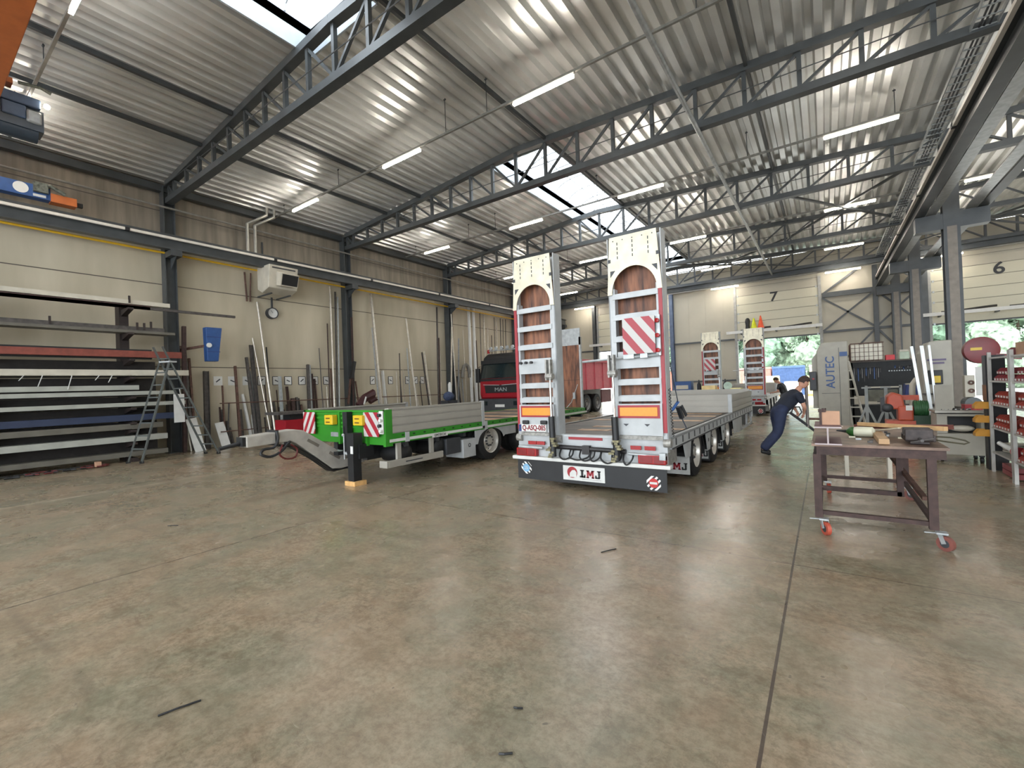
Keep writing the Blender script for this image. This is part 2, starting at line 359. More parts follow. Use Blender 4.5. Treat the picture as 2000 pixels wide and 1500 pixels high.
# roof blanket above decking keeps light out between skylights
mb = MB()
for a, b in ((-16.7, SKX0), (SKX1, 11.4), (13.5, 22.3)): mb.box(a, b, -13, YF+0.4, 9.1, 9.3)
for a, b in ((-13, SKY_Y[0][0]), (SKY_Y[0][1], SKY_Y[1][0]), (SKY_Y[1][1], YF+0.3)): mb.box(SKX0, SKX1, a, b, 9.1, 9.3); mb.box(11.4, 13.5, a, b, 9.1, 9.3)
mb.box(-16.9, -16.6, -13, YF+0.4, 8.1, 9.3); mb.box(22.2, 22.4, -13, YF+0.4, 8.1, 9.3)
struct('trim_1', mb, mat('roof_insulation', (120, 118, 112), 0.9))
# skylights: curb, arched dome of translucent sheet, frame ribs
GLZ = bpy.data.materials.new('opal_polycarbonate'); GLZ.use_nodes = True
n = GLZ.node_tree.nodes; l = GLZ.node_tree.links; n.clear()
o_ = n.new('ShaderNodeOutputMaterial'); tr = n.new('ShaderNodeBsdfTransparent'); tl = n.new('ShaderNodeBsdfTranslucent'); mx = n.new('ShaderNodeMixShader')
tr.inputs[0].default_value = (0.93, 0.96, 1, 1); tl.inputs[0].default_value = (0.9, 0.94, 0.98, 1); mx.inputs[0].default_value = 0.45
l.new(tr.outputs[0], mx.inputs[1]); l.new(tl.outputs[0], mx.inputs[2]); l.new(mx.outputs[0], o_.inputs[0])
wn = 0
for X0, X1 in ((SKX0, SKX1), (11.4, 13.5)):
    for y0, y1 in SKY_Y:
        wn += 1; t = 0.04; zt = 9.35; xm = (X0+X1)/2; hw = (X1-X0)/2
        c = MB(); zb = roof_z(xm)-0.05
        c.box(X0-t, X0, y0, y1, zb-0.05, zt); c.box(X1, X1+t, y0, y1, zb-0.05, zt); c.box(X0, X1, y0-t, y0, zb-0.05, zt); c.box(X0, X1, y1, y1+t, zb-0.05, zt)
        root = struct('window_%d' % wn, c, mat('white_curb', (168, 176, 182), 0.5, 0, 0.04))
        g = MB(); N = 10; arc = [(xm-hw*cos(pi*i/N), zt+0.42*sin(pi*i/N)) for i in range(N+1)]
        A = [g.b.verts.new((x, y0, z)) for x, z in arc]; B = [g.b.verts.new((x, y1, z)) for x, z in arc]
        for i in range(N): g._f([A[i], A[i+1], B[i+1], B[i]])
        g._f(A); g._f(B[::-1])
        obj('dome_sheet', g, GLZ, root)
        if X0 < 0:
            yy = y0+0.02; 
            while yy <= y1:
                obj('dome_rib', MB().tube([(x, yy, z-0.03) for x, z in arc], 0.022, 6), GALV, root); yy += 1.06
            for xx in (xm-hw*0.33, xm+hw*0.33): obj('dome_rail', MB().box(xx-0.015, xx+0.015, y0, y1, zt+0.3, zt+0.34), GALV, root)
            yy = y0+1.0
            while yy < y1-1:          # opening gear under the vents
                obj('vent_frame', MB().box(X0, X1, yy-0.012, yy+0.012, zt-0.06, zt-0.03).tube([(xm-0.5, yy, zt-0.05), (xm, yy+0.3, zt+0.25), (xm+0.5, yy, zt-0.05)], 0.015, 6), GALV, root); yy += 4.2

# far doors: sectional leaves raised half way
DLEAF = mat('door_leaf_cream', (186, 182, 162), 0.5, 0, 0.03, 1.0)
nums = {0: None, 1: '7', 2: '6', 3: None}
for i, (a, b) in enumerate(doors):
    zl = 3.9
    fr = MB(); fr.box(a-0.12, a+0.02, YF-0.12, YF+0.1, 0, 7.05); fr.box(b-0.02, b+0.12, YF-0.12, YF+0.1, 0, 7.05)
    root = struct('door_%d' % (i+1), fr, mat('door_track_grey', (150, 150, 146), 0.5, 0.1))
    hs = [(3.9, 4.42), (4.42, 4.94), (4.94, 5.46), (5.46, 5.98), (5.98, 6.5), (6.5, 7.0)]
    obj('door_core', MB().box(a, b, YF-0.03, YF+0.02, 3.86, 7.02), mat('seam_grey', (120, 118, 108), 0.6), root)
    for z0, z1 in hs:
        obj('door_panel', MB().box(a+0.02, b-0.02, YF-0.06, YF-0.03, z0+0.012, z1-0.012), DLEAF if z1 < 6.9 else SHEET, root)
    obj('bottom_seal', MB().box(a+0.02, b-0.02, YF-0.07, YF-0.01, 3.84, 3.9), DGREY, root)
    for z0, z1 in hs:
        for xx in (a+0.1, b-0.1): obj('hinge', MB().box(xx-0.04, xx+0.04, YF-0.09, YF-0.06, z0-0.05, z0+0.05), GALV, root)
    if nums[i]: text(nums[i], 0.75, face_neg_y(((a+b)/2-0.08 + (0.25 if i == 2 else 0.0), YF-0.075, 6.22)), BLACK, root, bold=0.012, sx=1.1)

# door-head shelves carrying webbing slings and cones
for i, (a, b) in enumerate(doors[:3]):
    mbs = MB().box(a-0.5, b+(-0.1 if i == 0 else 0.12), 29.2, 29.4, 4.28, 4.36).box(a-0.5, b+(-0.1 if i == 0 else 0.12), 29.18, 29.2, 4.24, 4.4)
    sh = thing('wall_shelf', ['long white shelf above the leftmost far door', 'long white shelf above door 7 with cones on it', 'long white shelf above door 6'][i], 'shelf', ((a+b)/2, 29.4, 4.28))
    obj('shelf_board', mbs, WHITE, sh)
    for xx in (a+0.25, (a+b)/2, b-0.15): obj('bracket', MB().box(xx-0.03, xx+0.03, 29.2, YF-0.06, 4.2, 4.28), STEEL, sh)
def black_roll(x0, x1, label):
    n = 9; pts = [(x0+(x1-x0)*k/n, 29.36, 4.41+0.08*sin(pi*0.5*k/n)**3) for k in range(n+1)]
    return single('strap_roll', MB().tube(pts, 0.05, 8), mat('black_webbing', (52, 50, 46), 0.8, 0, 0.4, 30, dirt=(30, 28, 26)), label, 'strap', (x0, 29.36, 4.36), smooth=True)
black_roll(-4.0, -2.45, 'dark rolled strap on the shelf above door 7, left one under the cones')
black_roll(-2.05, -0.5, 'dark curved strap roll alone on the shelf above door 7, right of the cones')
black_roll(4.65, 6.5, 'dark rolled strap on the shelf above door 6, left one')
black_roll(6.9, 8.6, 'dark rolled strap on the shelf above door 6, right-hand roll')
black_roll(-9.6, -8.4, 'dark rolled strap on the shelf above the leftmost far door')
def cone(x, m, h, label):
    c = thing('traffic_cone', label, 'cone', (x, 29.36, 4.46)); obj('cone_body', MB().lathe((x, 29.36, 4.46), (0,0,1), [(0.02, 0), (0.02, 0.17), (0.05, 0.16), (h, 0.03), (h, 0)], 14), m, c, smooth=True)
    obj('foot', MB().box(x-0.2, x+0.2, 29.2, 29.52, 4.46, 4.49), m, c)
cone(-2.95, mat('cone_orange', (236, 92, 52), 0.5), 0.72, 'orange traffic cone on the shelf above door 7')
cone(-3.3, mat('cone_yellow', (214, 222, 40), 0.5), 0.62, 'yellow-green cone on the shelf above door 7')
single('water_bottle', MB().lathe((-3.62, 29.36, 4.45), (0,0,1), [(0, 0), (0, 0.13), (0.25, 0.11), (0.45, 0.14), (0.6, 0.11), (0.66, 0.05), (0.66, 0)], 14), BLACK, 'black bottle-shaped container standing left of the cones above door 7', 'container', (-3.62, 29.36, 4.45), smooth=True)

# ================================================================ STEEL FRAME
wall_names = ['nearest to the camera', 'at the left, behind the step ladder', 'in the middle, behind the green trailer front', 'beside the red truck', 'at the far end', 'in the far corner']
for i, y in enumerate(TR_Y):
    x = -16.12
    if y > 0:
        t = thing('steel_column', 'dark steel wall column on the left wall ' + wall_names[i], 'column', (x, y, 0))
        obj('shaft', MB().ibeam((x, y, 0.02), (x, y, 8.0), 0.30, 0.30, 0.025, (0,1,0)), STEEL, t)
        obj('base_plate', MB().box(x-0.2, x+0.2, y-0.2, y+0.2, 0, 0.025), STEEL, t)
        obj('crane_corbel', MB().box(x+0.15, x+0.62, y-0.14, y+0.14, 5.83, 6.0).prism([(x+0.15, y-0.01, 5.83), (x+0.62, y-0.01, 5.83), (x+0.15, y-0.01, 5.5)], (0, 0.02, 0)), STEEL, t)
for i, y in enumerate(TR_Y):
    if y < 15: continue
    nm = {17.3: 'nearest one with the machine standing beside it', 23.45: 'second one, behind the tool boards', 29.2: 'third one, at the far wall'}[y]
    t = thing('steel_column', 'dark steel column in the row between the two hall bays, ' + nm, 'column', (XC, y, 0))
    obj('shaft', MB().ibeam((XC, y, 0.02), (XC, y, 8.3), 0.34, 0.34, 0.03, (0,1,0)), STEEL, t)
    obj('cover_strip', MB().box(XC-0.10, XC+0.10, y-0.175, y-0.171, 0.02, 5.6), mat('lighter_steel_web', (120, 112, 102), 0.5, 0.2), t)
    obj('base_plate', MB().box(XC-0.25, XC+0.25, y-0.25, y+0.25, 0, 0.03), STEEL, t)
    obj('crane_corbel', MB().box(XC-0.75, XC+0.75, y-0.16, y+0.16, 5.55, 5.98), STEEL, t)
tnames = ['nearest roof truss overhead at the left', 'roof truss at the left meeting the column behind the step ladder', 'roof truss crossing the near end of the long skylight', 'roof truss crossing the middle of the long skylight', 'roof truss in front of the far wall', 'roof truss against the far wall']
for i, y in enumerate(TR_Y):
    for bay, (xa, xb) in enumerate(((-16.0, 2.85), (3.15, 21.9))):
        if bay == 1 and y < 15: continue
        lab = (tnames[i] + ', left bay') if bay == 0 else ('roof truss of the right bay, ' + {17.3: 'nearest', 23.45: 'second', 29.2: 'farthest'}[y])
        t = thing('roof_truss', lab, 'truss', ((xa+xb)/2, y, 7.5))
        xr = -7.5 if bay == 0 else 12.5
        obj('top_chord', MB().bar((xa, y, roof_z(xa)-0.09), (xr, y, roof_z(xr)-0.09), 0.18, 0.17).bar((xr, y, roof_z(xr)-0.09), (xb, y, roof_z(xb-0.01)-0.09), 0.18, 0.17), STEEL, t)
        ch = MB(); z = 7.56
        ch.ibeam((xa, y, z), (xb, y, z), 0.2, 0.17, 0.03) if False else ch.bar((xa, y, z), (xb, y, z), 0.2, 0.16)
        obj('bottom_chord', ch, STEEL, t)
        xs_ = [-15.9+0.0*k if k == 0 else -15.5+0.895*(k-1) for k in range(11)] + [-7.44+1.03*k for k in range(1, 11)]
        if bay: xs_ = [3.2+1.0*k for k in range(19)]
        n = len(xs_)-1
        WEB = STEEL
        for k, x in enumerate(xs_):
            if k % 1 == 0: obj('web_post', MB().bar((x, y, 7.62), (x, y, roof_z(x)-0.15), 0.085, 0.085), WEB, t)
        for k in range(n):
            a, b = xs_[k], xs_[k+1]
            if (a+b)/2 < xr: p, q = (a, y, roof_z(a)-0.16), (b, y, 7.62)
            else: p, q = (a, y, 7.62), (b, y, roof_z(b)-0.16)
            obj('web_diagonal', MB().bar(p, q, 0.06, 0.06), WEB, t)
        if bay == 0: obj('tie_cable', MB().tube([(xa, y-0.12, 8.0), (xb, y-0.12, 7.95)], 0.012, 5), STEEL, t)
# longitudinal ties under the decking
for k, (x, nm) in enumerate(((-13.3, 'outer left'), (-11.5, 'second from the left wall'), (-6.35, 'beside the skylight'), (-1.2, 'right of the skylight'))):
    for j, (ya, yb) in enumerate(((-1, 5.1), (5.1, 11.2), (11.2, 17.3), (17.3, 23.45), (23.45, 29.2))):
        if x in (-1.2,) and j == 0: continue
        single('roof_tie', MB().bar((x, ya+0.1, roof_z(x)-0.06), (x, yb-0.1, roof_z(x)-0.06), 0.07, 0.1), STEEL,
               'dark roof tie bar %s, %s' % (nm, ['nearest bay', 'bay between the first two trusses', 'bay over the trailers', 'fourth bay', 'bay at the far wall'][j]), 'tie bar', (x, ya, roof_z(x)-0.06))
# eave beams
single('eave_beam', MB().bar((-16.15, -10, 7.95), (-16.15, 29.5, 7.95), 0.2, 0.2), STEEL, 'dark eave beam along the top of the left concrete wall', 'beam', (-16.15, 0, 7.95))
single('eave_beam', MB().bar((-16.2, 29.45, 7.42), (22, 29.45, 7.42), 0.2, 0.34), STEEL, 'dark eave beam across the top of the far wall', 'beam', (0, 29.45, 7.42))
single('crane_buffer_pipe', MB().tube([(-15.95, -8, 7.35), (-15.95, 29.2, 7.35)], 0.03, 8), mat('grey_conduit', (130, 128, 122), 0.5, 0.2), 'grey pipe running high along the left wall above the crane rail', 'pipe', (-15.95, 5, 7.35))
# crane runways
def runway(x, label, side):
    t = thing('crane_runway_beam', label, 'crane beam', (x, 0, 6.0))
    obj('girder', MB().ibeam((x, -10, 6.2), (x, 29.3, 6.2), 0.22, 0.4, 0.03), STEEL, t)
    obj('rail', MB().bar((x, -10, 6.43), (x, 29.3, 6.43), 0.05, 0.05), STEEL, t)
    yy = -8.0; k = 0
    while yy < 28:
        obj('conductor_strip', MB().bar((x+side*0.17, yy, 6.30), (x+side*0.17, yy+3.9, 6.30), 0.06, 0.07), STRIP, t)
        obj('strip_joint', MB().bar((x+side*0.17, yy+3.9, 6.30), (x+side*0.17, yy+4.0, 6.30), 0.08, 0.09), BLACK, t); yy += 4.0
runway(-15.6, 'dark crane runway beam along the left wall with pale conductor strip', 1)
runway(2.35, 'dark crane runway beam on the left side of the middle columns', -1)
runway(3.65, 'dark crane runway beam on the right side of the middle columns', 1)
for x, s in ((2.60, 'left'), (3.40, 'right')):
    single('runway_soffit', MB().box(x-0.11, x+0.11, -8, 29.2, 6.02, 6.05), GALV, 'galvanised sheet tray beside the middle crane beam, ' + s + ' one', 'tray', (x, 10, 6.03))
# yellow gas pipe with hangers
t = thing('gas_pipe', 'yellow gas pipe along the left wall', 'pipe', (-16.05, 0, 5.95))
obj('pipe_run', MB().tube([(-16.0, -6, 6.05), (-16.0, 29.4, 5.85)], 0.032, 10), YPIPE, t, smooth=True)
for k in range(14):
    yy = -3+k*2.4; obj('hanger', MB().tube([(-16.0, yy, 6.0), (-16.0, yy, 6.35)], 0.008, 5), GALV, t)
# cable ladder tray
t = thing('cable_tray', 'ladder-type cable tray hung beside the middle column row', 'cable tray', (2.45, 15, 7.5))
for dx in (-0.17, 0.17): obj('side_rail', MB().bar((2.45+dx, 5, 7.55), (2.45+dx, 29.2, 7.55), 0.02, 0.08), GALV, t)
for dx in (-0.06, 0.0, 0.07): obj('cable', MB().tube([(2.45+dx, 5, 7.54), (2.45+dx, 29.2, 7.54)], 0.018, 5), DGREY, t)
for k in range(80): obj('rung', MB().bar((2.28, 5.1+k*0.3, 7.53), (2.62, 5.1+k*0.3, 7.53), 0.03, 0.02), GALV, t)
# light grey downpipe
single('rain_pipe', MB().tube([(-2.2, -2, 7.42), (-2.28, 29.3, 7.42)], 0.05, 10), GALV, 'long light grey pipe running lengthwise under the trusses right of the skylight', 'pipe', (-2.2, 10, 7.42), smooth=True)
# ---- strip lights: rows on a conduit between the trusses
TUBEM = mat('glowing_tube', (255, 250, 240), 0.4, emit=((255, 246, 232), TUBE))
def tube_light(x0, y, z, label, group=None):
    t = thing('strip_light', label, 'light', (x0+0.76, y, z+0.05), 0, group)
    obj('housing', MB().box(x0, x0+1.52, y-0.018, y+0.018, z+0.02, z+0.07), STRIP, t)
    obj('diffuser', MB().box(x0+0.02, x0+1.5, y-0.03, y+0.03, z-0.025, z+0.02), TUBEM, t)
rowpos = {1: ('overhead row nearest the camera', 1.9, 8.0), 2: ('first light row in view', 8.2, 7.86), 3: ('second light row in view', 14.3, 7.78), 4: ('third light row in view', 20.4, 7.72), 5: ('fourth light row in view', 26.5, 7.68), 6: ('light row at the far wall', 29.0, 7.02)}
colpos = [(-14.65, 'next to the left wall'), (-9.92, 'left of the skylight'), (-5.47, 'right of the skylight'), (0.16, 'left of the middle columns'), (3.9, 'just right of the middle columns'), (8.6, 'middle of the right bay')]
for r, (rn, y, z) in rowpos.items():
    single('light_conduit', MB().box(-15.9, 2.8, y-0.025, y+0.025, z+0.07, z+0.12), mat('conduit_grey', (128, 126, 120), 0.5, 0.2), 'grey conduit rail carrying the tubes, ' + rn, 'conduit', (-6, y, z+0.1))
    if r > 2: single('light_conduit', MB().box(3.2, 21, y-0.025, y+0.025, z+0.07, z+0.12), mat('conduit_grey', (128,)*3), 'grey conduit rail in the right bay, ' + rn, 'conduit', (10, y, z+0.1))
    for k, (x, cn) in enumerate(colpos):
        if r <= 2 and k >= 4: continue
        xx = x + {1: 0.0}.get(r, 0.0)
        if r == 1 and k < 1: xx = -15.0
        tube_light(xx, y, z, 'strip light %s, %s' % (cn, rn))
    if r < 6:
        for x in (-15.2, -12.0, -7.5 if r in (1, 2) else -10.6, -6.2, -1.6, 1.6):
            single('hanger_rod', MB().tube([(x, y, z+0.12), (x, y, roof_z(x)+0.02)], 0.009, 5).tube([(x-0.03, y, roof_z(x)-0.02), (x+0.03, y, roof_z(x)-0.02)], 0.02, 5), STEEL, 'thin hanger rod holding the light conduit', 'rod', (x, y, z+0.12), 'conduit hanger rods')

# ---- bracing on the far wall between door 7 and door 6
yb = YF-0.12
t = thing('wall_bracing', 'dark steel bracing frame on the far wall between door 7 and door 6', 'bracing', (2.1, yb, 0))
obj('post', MB().ibeam((2.25, yb-0.05, 0), (2.25, yb-0.05, 7.2), 0.2, 0.2, 0.02, (0,1,0)), STEEL, t)
obj('girt', MB().bar((0.0, yb, 5.95), (3.98, yb, 5.95), 0.1, 0.26), STEEL, t)
obj('girt', MB().bar((0.0, yb, 3.95), (3.98, yb, 3.95), 0.1, 0.12), STEEL, t)
for p, q in (((0.0, 6.0), (2.2, 7.6)), ((0.0, 4.0), (2.2, 5.85)), ((0.0, 5.8), (2.2, 4.05)), ((2.3, 4.05), (3.95, 5.8)), ((2.3, 5.85), (3.95, 4.05)), ((2.2, 3.9), (0.2, 1.6)), ((2.3, 3.9), (3.95, 1.6)), ((2.3, 7.6), (3.95, 6.1))):
    obj('brace', MB().bar((p[0], yb-0.03, p[1]), (q[0], yb-0.03, q[1]), 0.05, 0.09), STEEL, t)
single('wall_girt', MB().bar((-8.0, yb, 3.95), (-4.4, yb, 3.95), 0.1, 0.1), STEEL, 'dark horizontal rail on the far wall left of door 7, upper one', 'rail', (-6.2, yb, 3.95))
single('wall_girt', MB().bar((-8.0, yb, 1.5), (-4.4, yb, 1.5), 0.1, 0.1), STEEL, 'dark horizontal rail on the far wall left of door 7, lower one', 'rail', (-6.2, yb, 1.5))
single('wall_girt', MB().bar((-16.2, yb, 3.95), (-13.4, yb, 3.95), 0.1, 0.1), STEEL, 'dark horizontal rail on the far wall beside the left corner', 'rail', (-14.8, yb, 3.95))
single('steel_post', MB().ibeam((-8.0, YF-0.25, 0), (-8.0, YF-0.25, 7.2), 0.22, 0.26, 0.02, (0,1,0)), mat('blue_grey_steel', (78, 92, 116), 0.5), 'blue-grey steel post left of door 7', 'post', (-8.0, YF-0.25, 0))
single('steel_post', MB().ibeam((-13.4, YF-0.25, 0), (-13.4, YF-0.25, 7.2), 0.22, 0.26, 0.02, (0,1,0)), STEEL, 'dark steel post in the far wall near the left corner', 'post', (-13.4, YF-0.25, 0))
single('steel_post', MB().ibeam((4.12, YF-0.22, 0), (4.12, YF-0.22, 7.2), 0.22, 0.26, 0.02, (0,1,0)), STEEL, 'dark steel post left of door 6', 'post', (4.15, YF-0.25, 0))
# roof bracing rods in the last bays
for k, (p, q) in enumerate((((-7.0, 23.5), (-1.2, 29.0)), ((-1.2, 23.5), (-7.0, 29.0)), ((-1.0, 17.5), (2.6, 23.3)), ((-1.0, 23.3), (2.6, 17.5)), ((3.4, 23.5), (8.0, 29.0)), ((8.0, 23.5), (3.4, 29.0)))):
    single('wind_brace', MB().bar((p[0], p[1], 7.7+0.1*(k % 2)), (q[0], q[1], 7.7+0.1*(k % 2)), 0.07, 0.07), STEEL, 'diagonal wind brace between far roof trusses', 'brace', ((p[0]+q[0])/2, (p[1]+q[1])/2, 7.7), 'roof wind braces')

# ================================================================ OUTSIDE
def tree(x, y, h, r, label, seed, c):
    rnd = random.Random(seed); t = thing('broadleaf_tree', label, 'tree', (x, y, -0.03))
    obj('trunk', MB().tube([(x, y, -0.03), (x+0.1, y, h*0.4), (x, y, h*0.75)], [0.22, 0.16, 0.06], 8), mat('bark', (86, 74, 60), 0.9, 0, 0.2, 6), t)
    mb = MB()
    for k in range(38):
        a = rnd.uniform(0, 2*pi); rr = r*math.sqrt(rnd.random())*0.8; zz = h*(0.12+0.8*rnd.random()); s = r*rnd.uniform(0.2, 0.36)*(1.15-0.5*zz/h)
        mb.ball((x+rr*cos(a)*(1.1-zz/h*0.5), y+rr*sin(a)*0.8, zz), s, 2)
    for v in mb.b.verts: v.co += Vector((rnd.uniform(-1,1), rnd.uniform(-1,1), rnd.uniform(-1,1)))*0.17*r/3
    # leaf tufts
    base = [v.co.copy() for v in mb.b.verts]
    for p in rnd.sample(base, min(len(base), 3200)):
        for _ in range(4):
            d = Vector((rnd.uniform(-1,1), rnd.uniform(-1,1), rnd.uniform(-1,1)))*0.28; e = Vector((rnd.uniform(-1,1), rnd.uniform(-1,1), rnd.uniform(-1,1)))*0.28
            q = p + Vector((rnd.uniform(-1,1), rnd.uniform(-1,1), rnd.uniform(-1,1)))*0.42
            mb._f([mb.b.verts.new(q), mb.b.verts.new(q+d), mb.b.verts.new(q+e)])
    obj('foliage', mb, mat('foliage_%s' % c, {'a': (140, 166, 140), 'b': (122, 150, 126), 'c': (158, 180, 154)}[c], 0.7, 0, 0.5, 2.2, 0.0), t)
specs = [(-12, 58), (-6.5, 56), (-1.5, 57), (3.5, 56), (8.5, 58), (13.5, 56), (-17, 60), (18.5, 58), (24, 60), (-3.8, 63), (1, 63), (6, 64), (11, 63), (-9.5, 64)]
ts = ['far left', 'left', 'centre-left', 'centre', 'centre-right', 'right', 'outermost left', 'far right', 'outermost right']
for k, (x, y) in enumerate(specs):
    lab = ('leafy green tree in the front row beyond the yard, %s one' % ts[k]) if k < 9 else ('taller green tree in the back row beyond the yard, number of its row seen %s' % ['behind door 7', 'between the two doors', 'behind door 6, left', 'behind door 6, right', 'at the far left'][k-9])
    if k >= 9: lab = lab.replace(', number of its row seen', ', seen')
    tree(x, y, 9.5 if k < 9 else 14, 3.9, lab, k, 'abc'[k % 3])
def container(x, y, m, label, L=6.0):
    t = thing('shipping_container', label, 'container', (x, y, -0.03)); mb = MB(); n = 24
    mb.box(x-L/2, x+L/2, y-1.2, y+1.2, 0.0, 2.5)
    for k in range(n): mb.box(x-L/2+L*(k+0.2)/n, x-L/2+L*(k+0.6)/n, y-1.24, y-1.2, 0.15, 2.35)
    obj('shell', mb, m, t); obj('frame', MB().box(x-L/2-0.03, x+L/2+0.03, y-1.27, y-1.2, 2.35, 2.53).box(x-L/2-0.03, x+L/2+0.03, y-1.27, y-1.2, -0.03, 0.15), m, t)
container(-2.65, 47, mat('container_blue', (84, 112, 160), 0.6), 'blue end of a shipping container in the yard beyond door 7', 2.4)
container(-13.2, 47, mat('container_red', (206, 112, 92), 0.6), 'reddish container in the yard left of the others', 6)
container(-5.6, 47.5, mat('container_pinkish', (214, 150, 136), 0.6), 'pinkish white container in the yard left of the blue one', 3.2)
container(0.6, 47, mat('container_pale', (216, 206, 186), 0.6), 'pale container in the yard right of the blue one', 3.4)
container(7.5, 52, mat('container_white', (206, 212, 200), 0.6), 'white container in the yard beyond door 6', 5)
for k in range(6):
    x = -8.2+k*1.5; h = (1.5, 1.85, 1.4, 1.7, 1.2, 1.6)[k]
    t = thing('wrapped_pallet', 'wrapped %s pallet load in the yard beyond door 7, %s from the left' % (('white', 'pale yellow')[k % 2], ['first', 'second', 'third', 'fourth', 'fifth', 'sixth'][k]), 'pallet', (x, 43, -0.03))
    obj('pallet', MB().box(x-0.6, x+0.6, 42.6, 43.4, -0.03, 0.1), PINE, t); obj('wrapped_load', MB().box(x-0.58, x+0.58, 42.6, 43.4, 0.1, h), mat('pale_yellow_load', (216, 204, 150), 0.7, 0, 0.15, 3) if k % 2 else mat('white_load', (214, 214, 208), 0.6, 0, 0.1, 3), t, bevel=0.06)
# ================================================================ TRAILERS
def smooth_path(pts, n=5):
    P = [Vector(p) for p in pts]; out_ = []
    for i in range(len(P)-1):
        a, b, c, d = P[max(i-1, 0)], P[i], P[i+1], P[min(i+2, len(P)-1)]
        for k in range(n):
            t = k/n; out_.append(0.5*((2*b) + (c-a)*t + (2*a-5*b+4*c-d)*t*t + (3*b-a-3*c+d)*t**3))
    return out_ + [P[-1]]
def wheel(parent, xo, y, r=0.41, side=1, dual=True, w=0.24, rimc=None):
    """outer face at x=xo, axle along x; a wheel part with rim sub-part"""
    prof = [(-w, r*0.62), (-w, r*0.9), (-w*0.9, r*0.98), (-w*0.75, r), (-w*0.25, r), (-w*0.1, r*0.98), (0, r*0.9), (0.0, r*0.64), (-0.03, r*0.62)]
    mb = MB().lathe((xo, y, r), (side, 0, 0), prof, 36)
    if dual: mb.lathe((xo-side*(w+0.06), y, r), (side, 0, 0), prof, 30)
    tw = obj('tyre', mb, RUBBER, parent, smooth=True)
    rm = MB().lathe((xo, y, r), (side, 0, 0), [(-0.0, r*0.64), (-0.01, r*0.60), (-0.05, r*0.57), (-0.11, r*0.54), (-0.13, r*0.44), (-0.07, r*0.34), (-0.07, r*0.2), (-0.03, r*0.19), (-0.03, 0.0)], 32)
    obj('rim', rm, rimc or mat('silver_rim', (196, 192, 184), 0.35, 0.5, 0.08), tw, smooth=True)
    bl = MB()
    for k in range(10): bl.cb((xo-side*0.055, y+r*0.27*cos(k*pi/5), r+r*0.27*sin(k*pi/5)), (0.035, 0.03, 0.03))
    for k in range(8): bl.lathe((xo-side*0.122, y+r*0.49*cos(k*pi/4+0.2), r+r*0.49*sin(k*pi/4+0.2)), (side, 0, 0), [(0, 0.025), (0.003, 0.025), (0.003, 0)], 8)
    obj('wheel_nut', bl, DGREY, tw)
    return tw

def arch_plate(xc, y, z0, z1, w0, w1, t=0.012):
    """top plate with semicircular cut-out below, notches at the sides"""
    mb = MB(); r = w0/2-0.07; zc = z0+0.02; n = 20
    arc = [(xc - r*cos(pi*i/n), zc + r*1.1*sin(pi*i/n)) for i in range(n+1)]
    def hw(z): return (w0 + (w1-w0)*(z-z0)/(z1-z0))/2
    # left & right strips and top built of quads column by column
    outl = [(xc-hw(z0), z0)] + [(xc-hw(z), z) for z in (zc+r*1.1*0.5, zc+r*1.1)] 
    for i in range(n):
        a, b = arc[i], arc[i+1]
        za = zb = zc+r*1.1+0.04
        mb.prism([(a[0], y, a[1]), (b[0], y, b[1]), (b[0], y, zb), (a[0], y, za)], (0, t, 0))
    zt = zc+r*1.1+0.04
    mb.prism([(xc-hw(z0), y, z0), (arc[0][0], y, z0), (arc[0][0], y, zt), (xc-hw(zt), y, zt)], (0, t, 0))
    mb.prism([(arc[-1][0], y, z0), (xc+hw(z0), y, z0), (xc+hw(zt), y, zt), (arc[-1][0], y, zt)], (0, t, 0))
    mb.prism([(xc-hw(zt), y, zt), (xc+hw(zt), y, zt), (xc+hw(z1), y, z1), (xc-hw(z1), y, z1)], (0, t, 0))
    return mb, zt

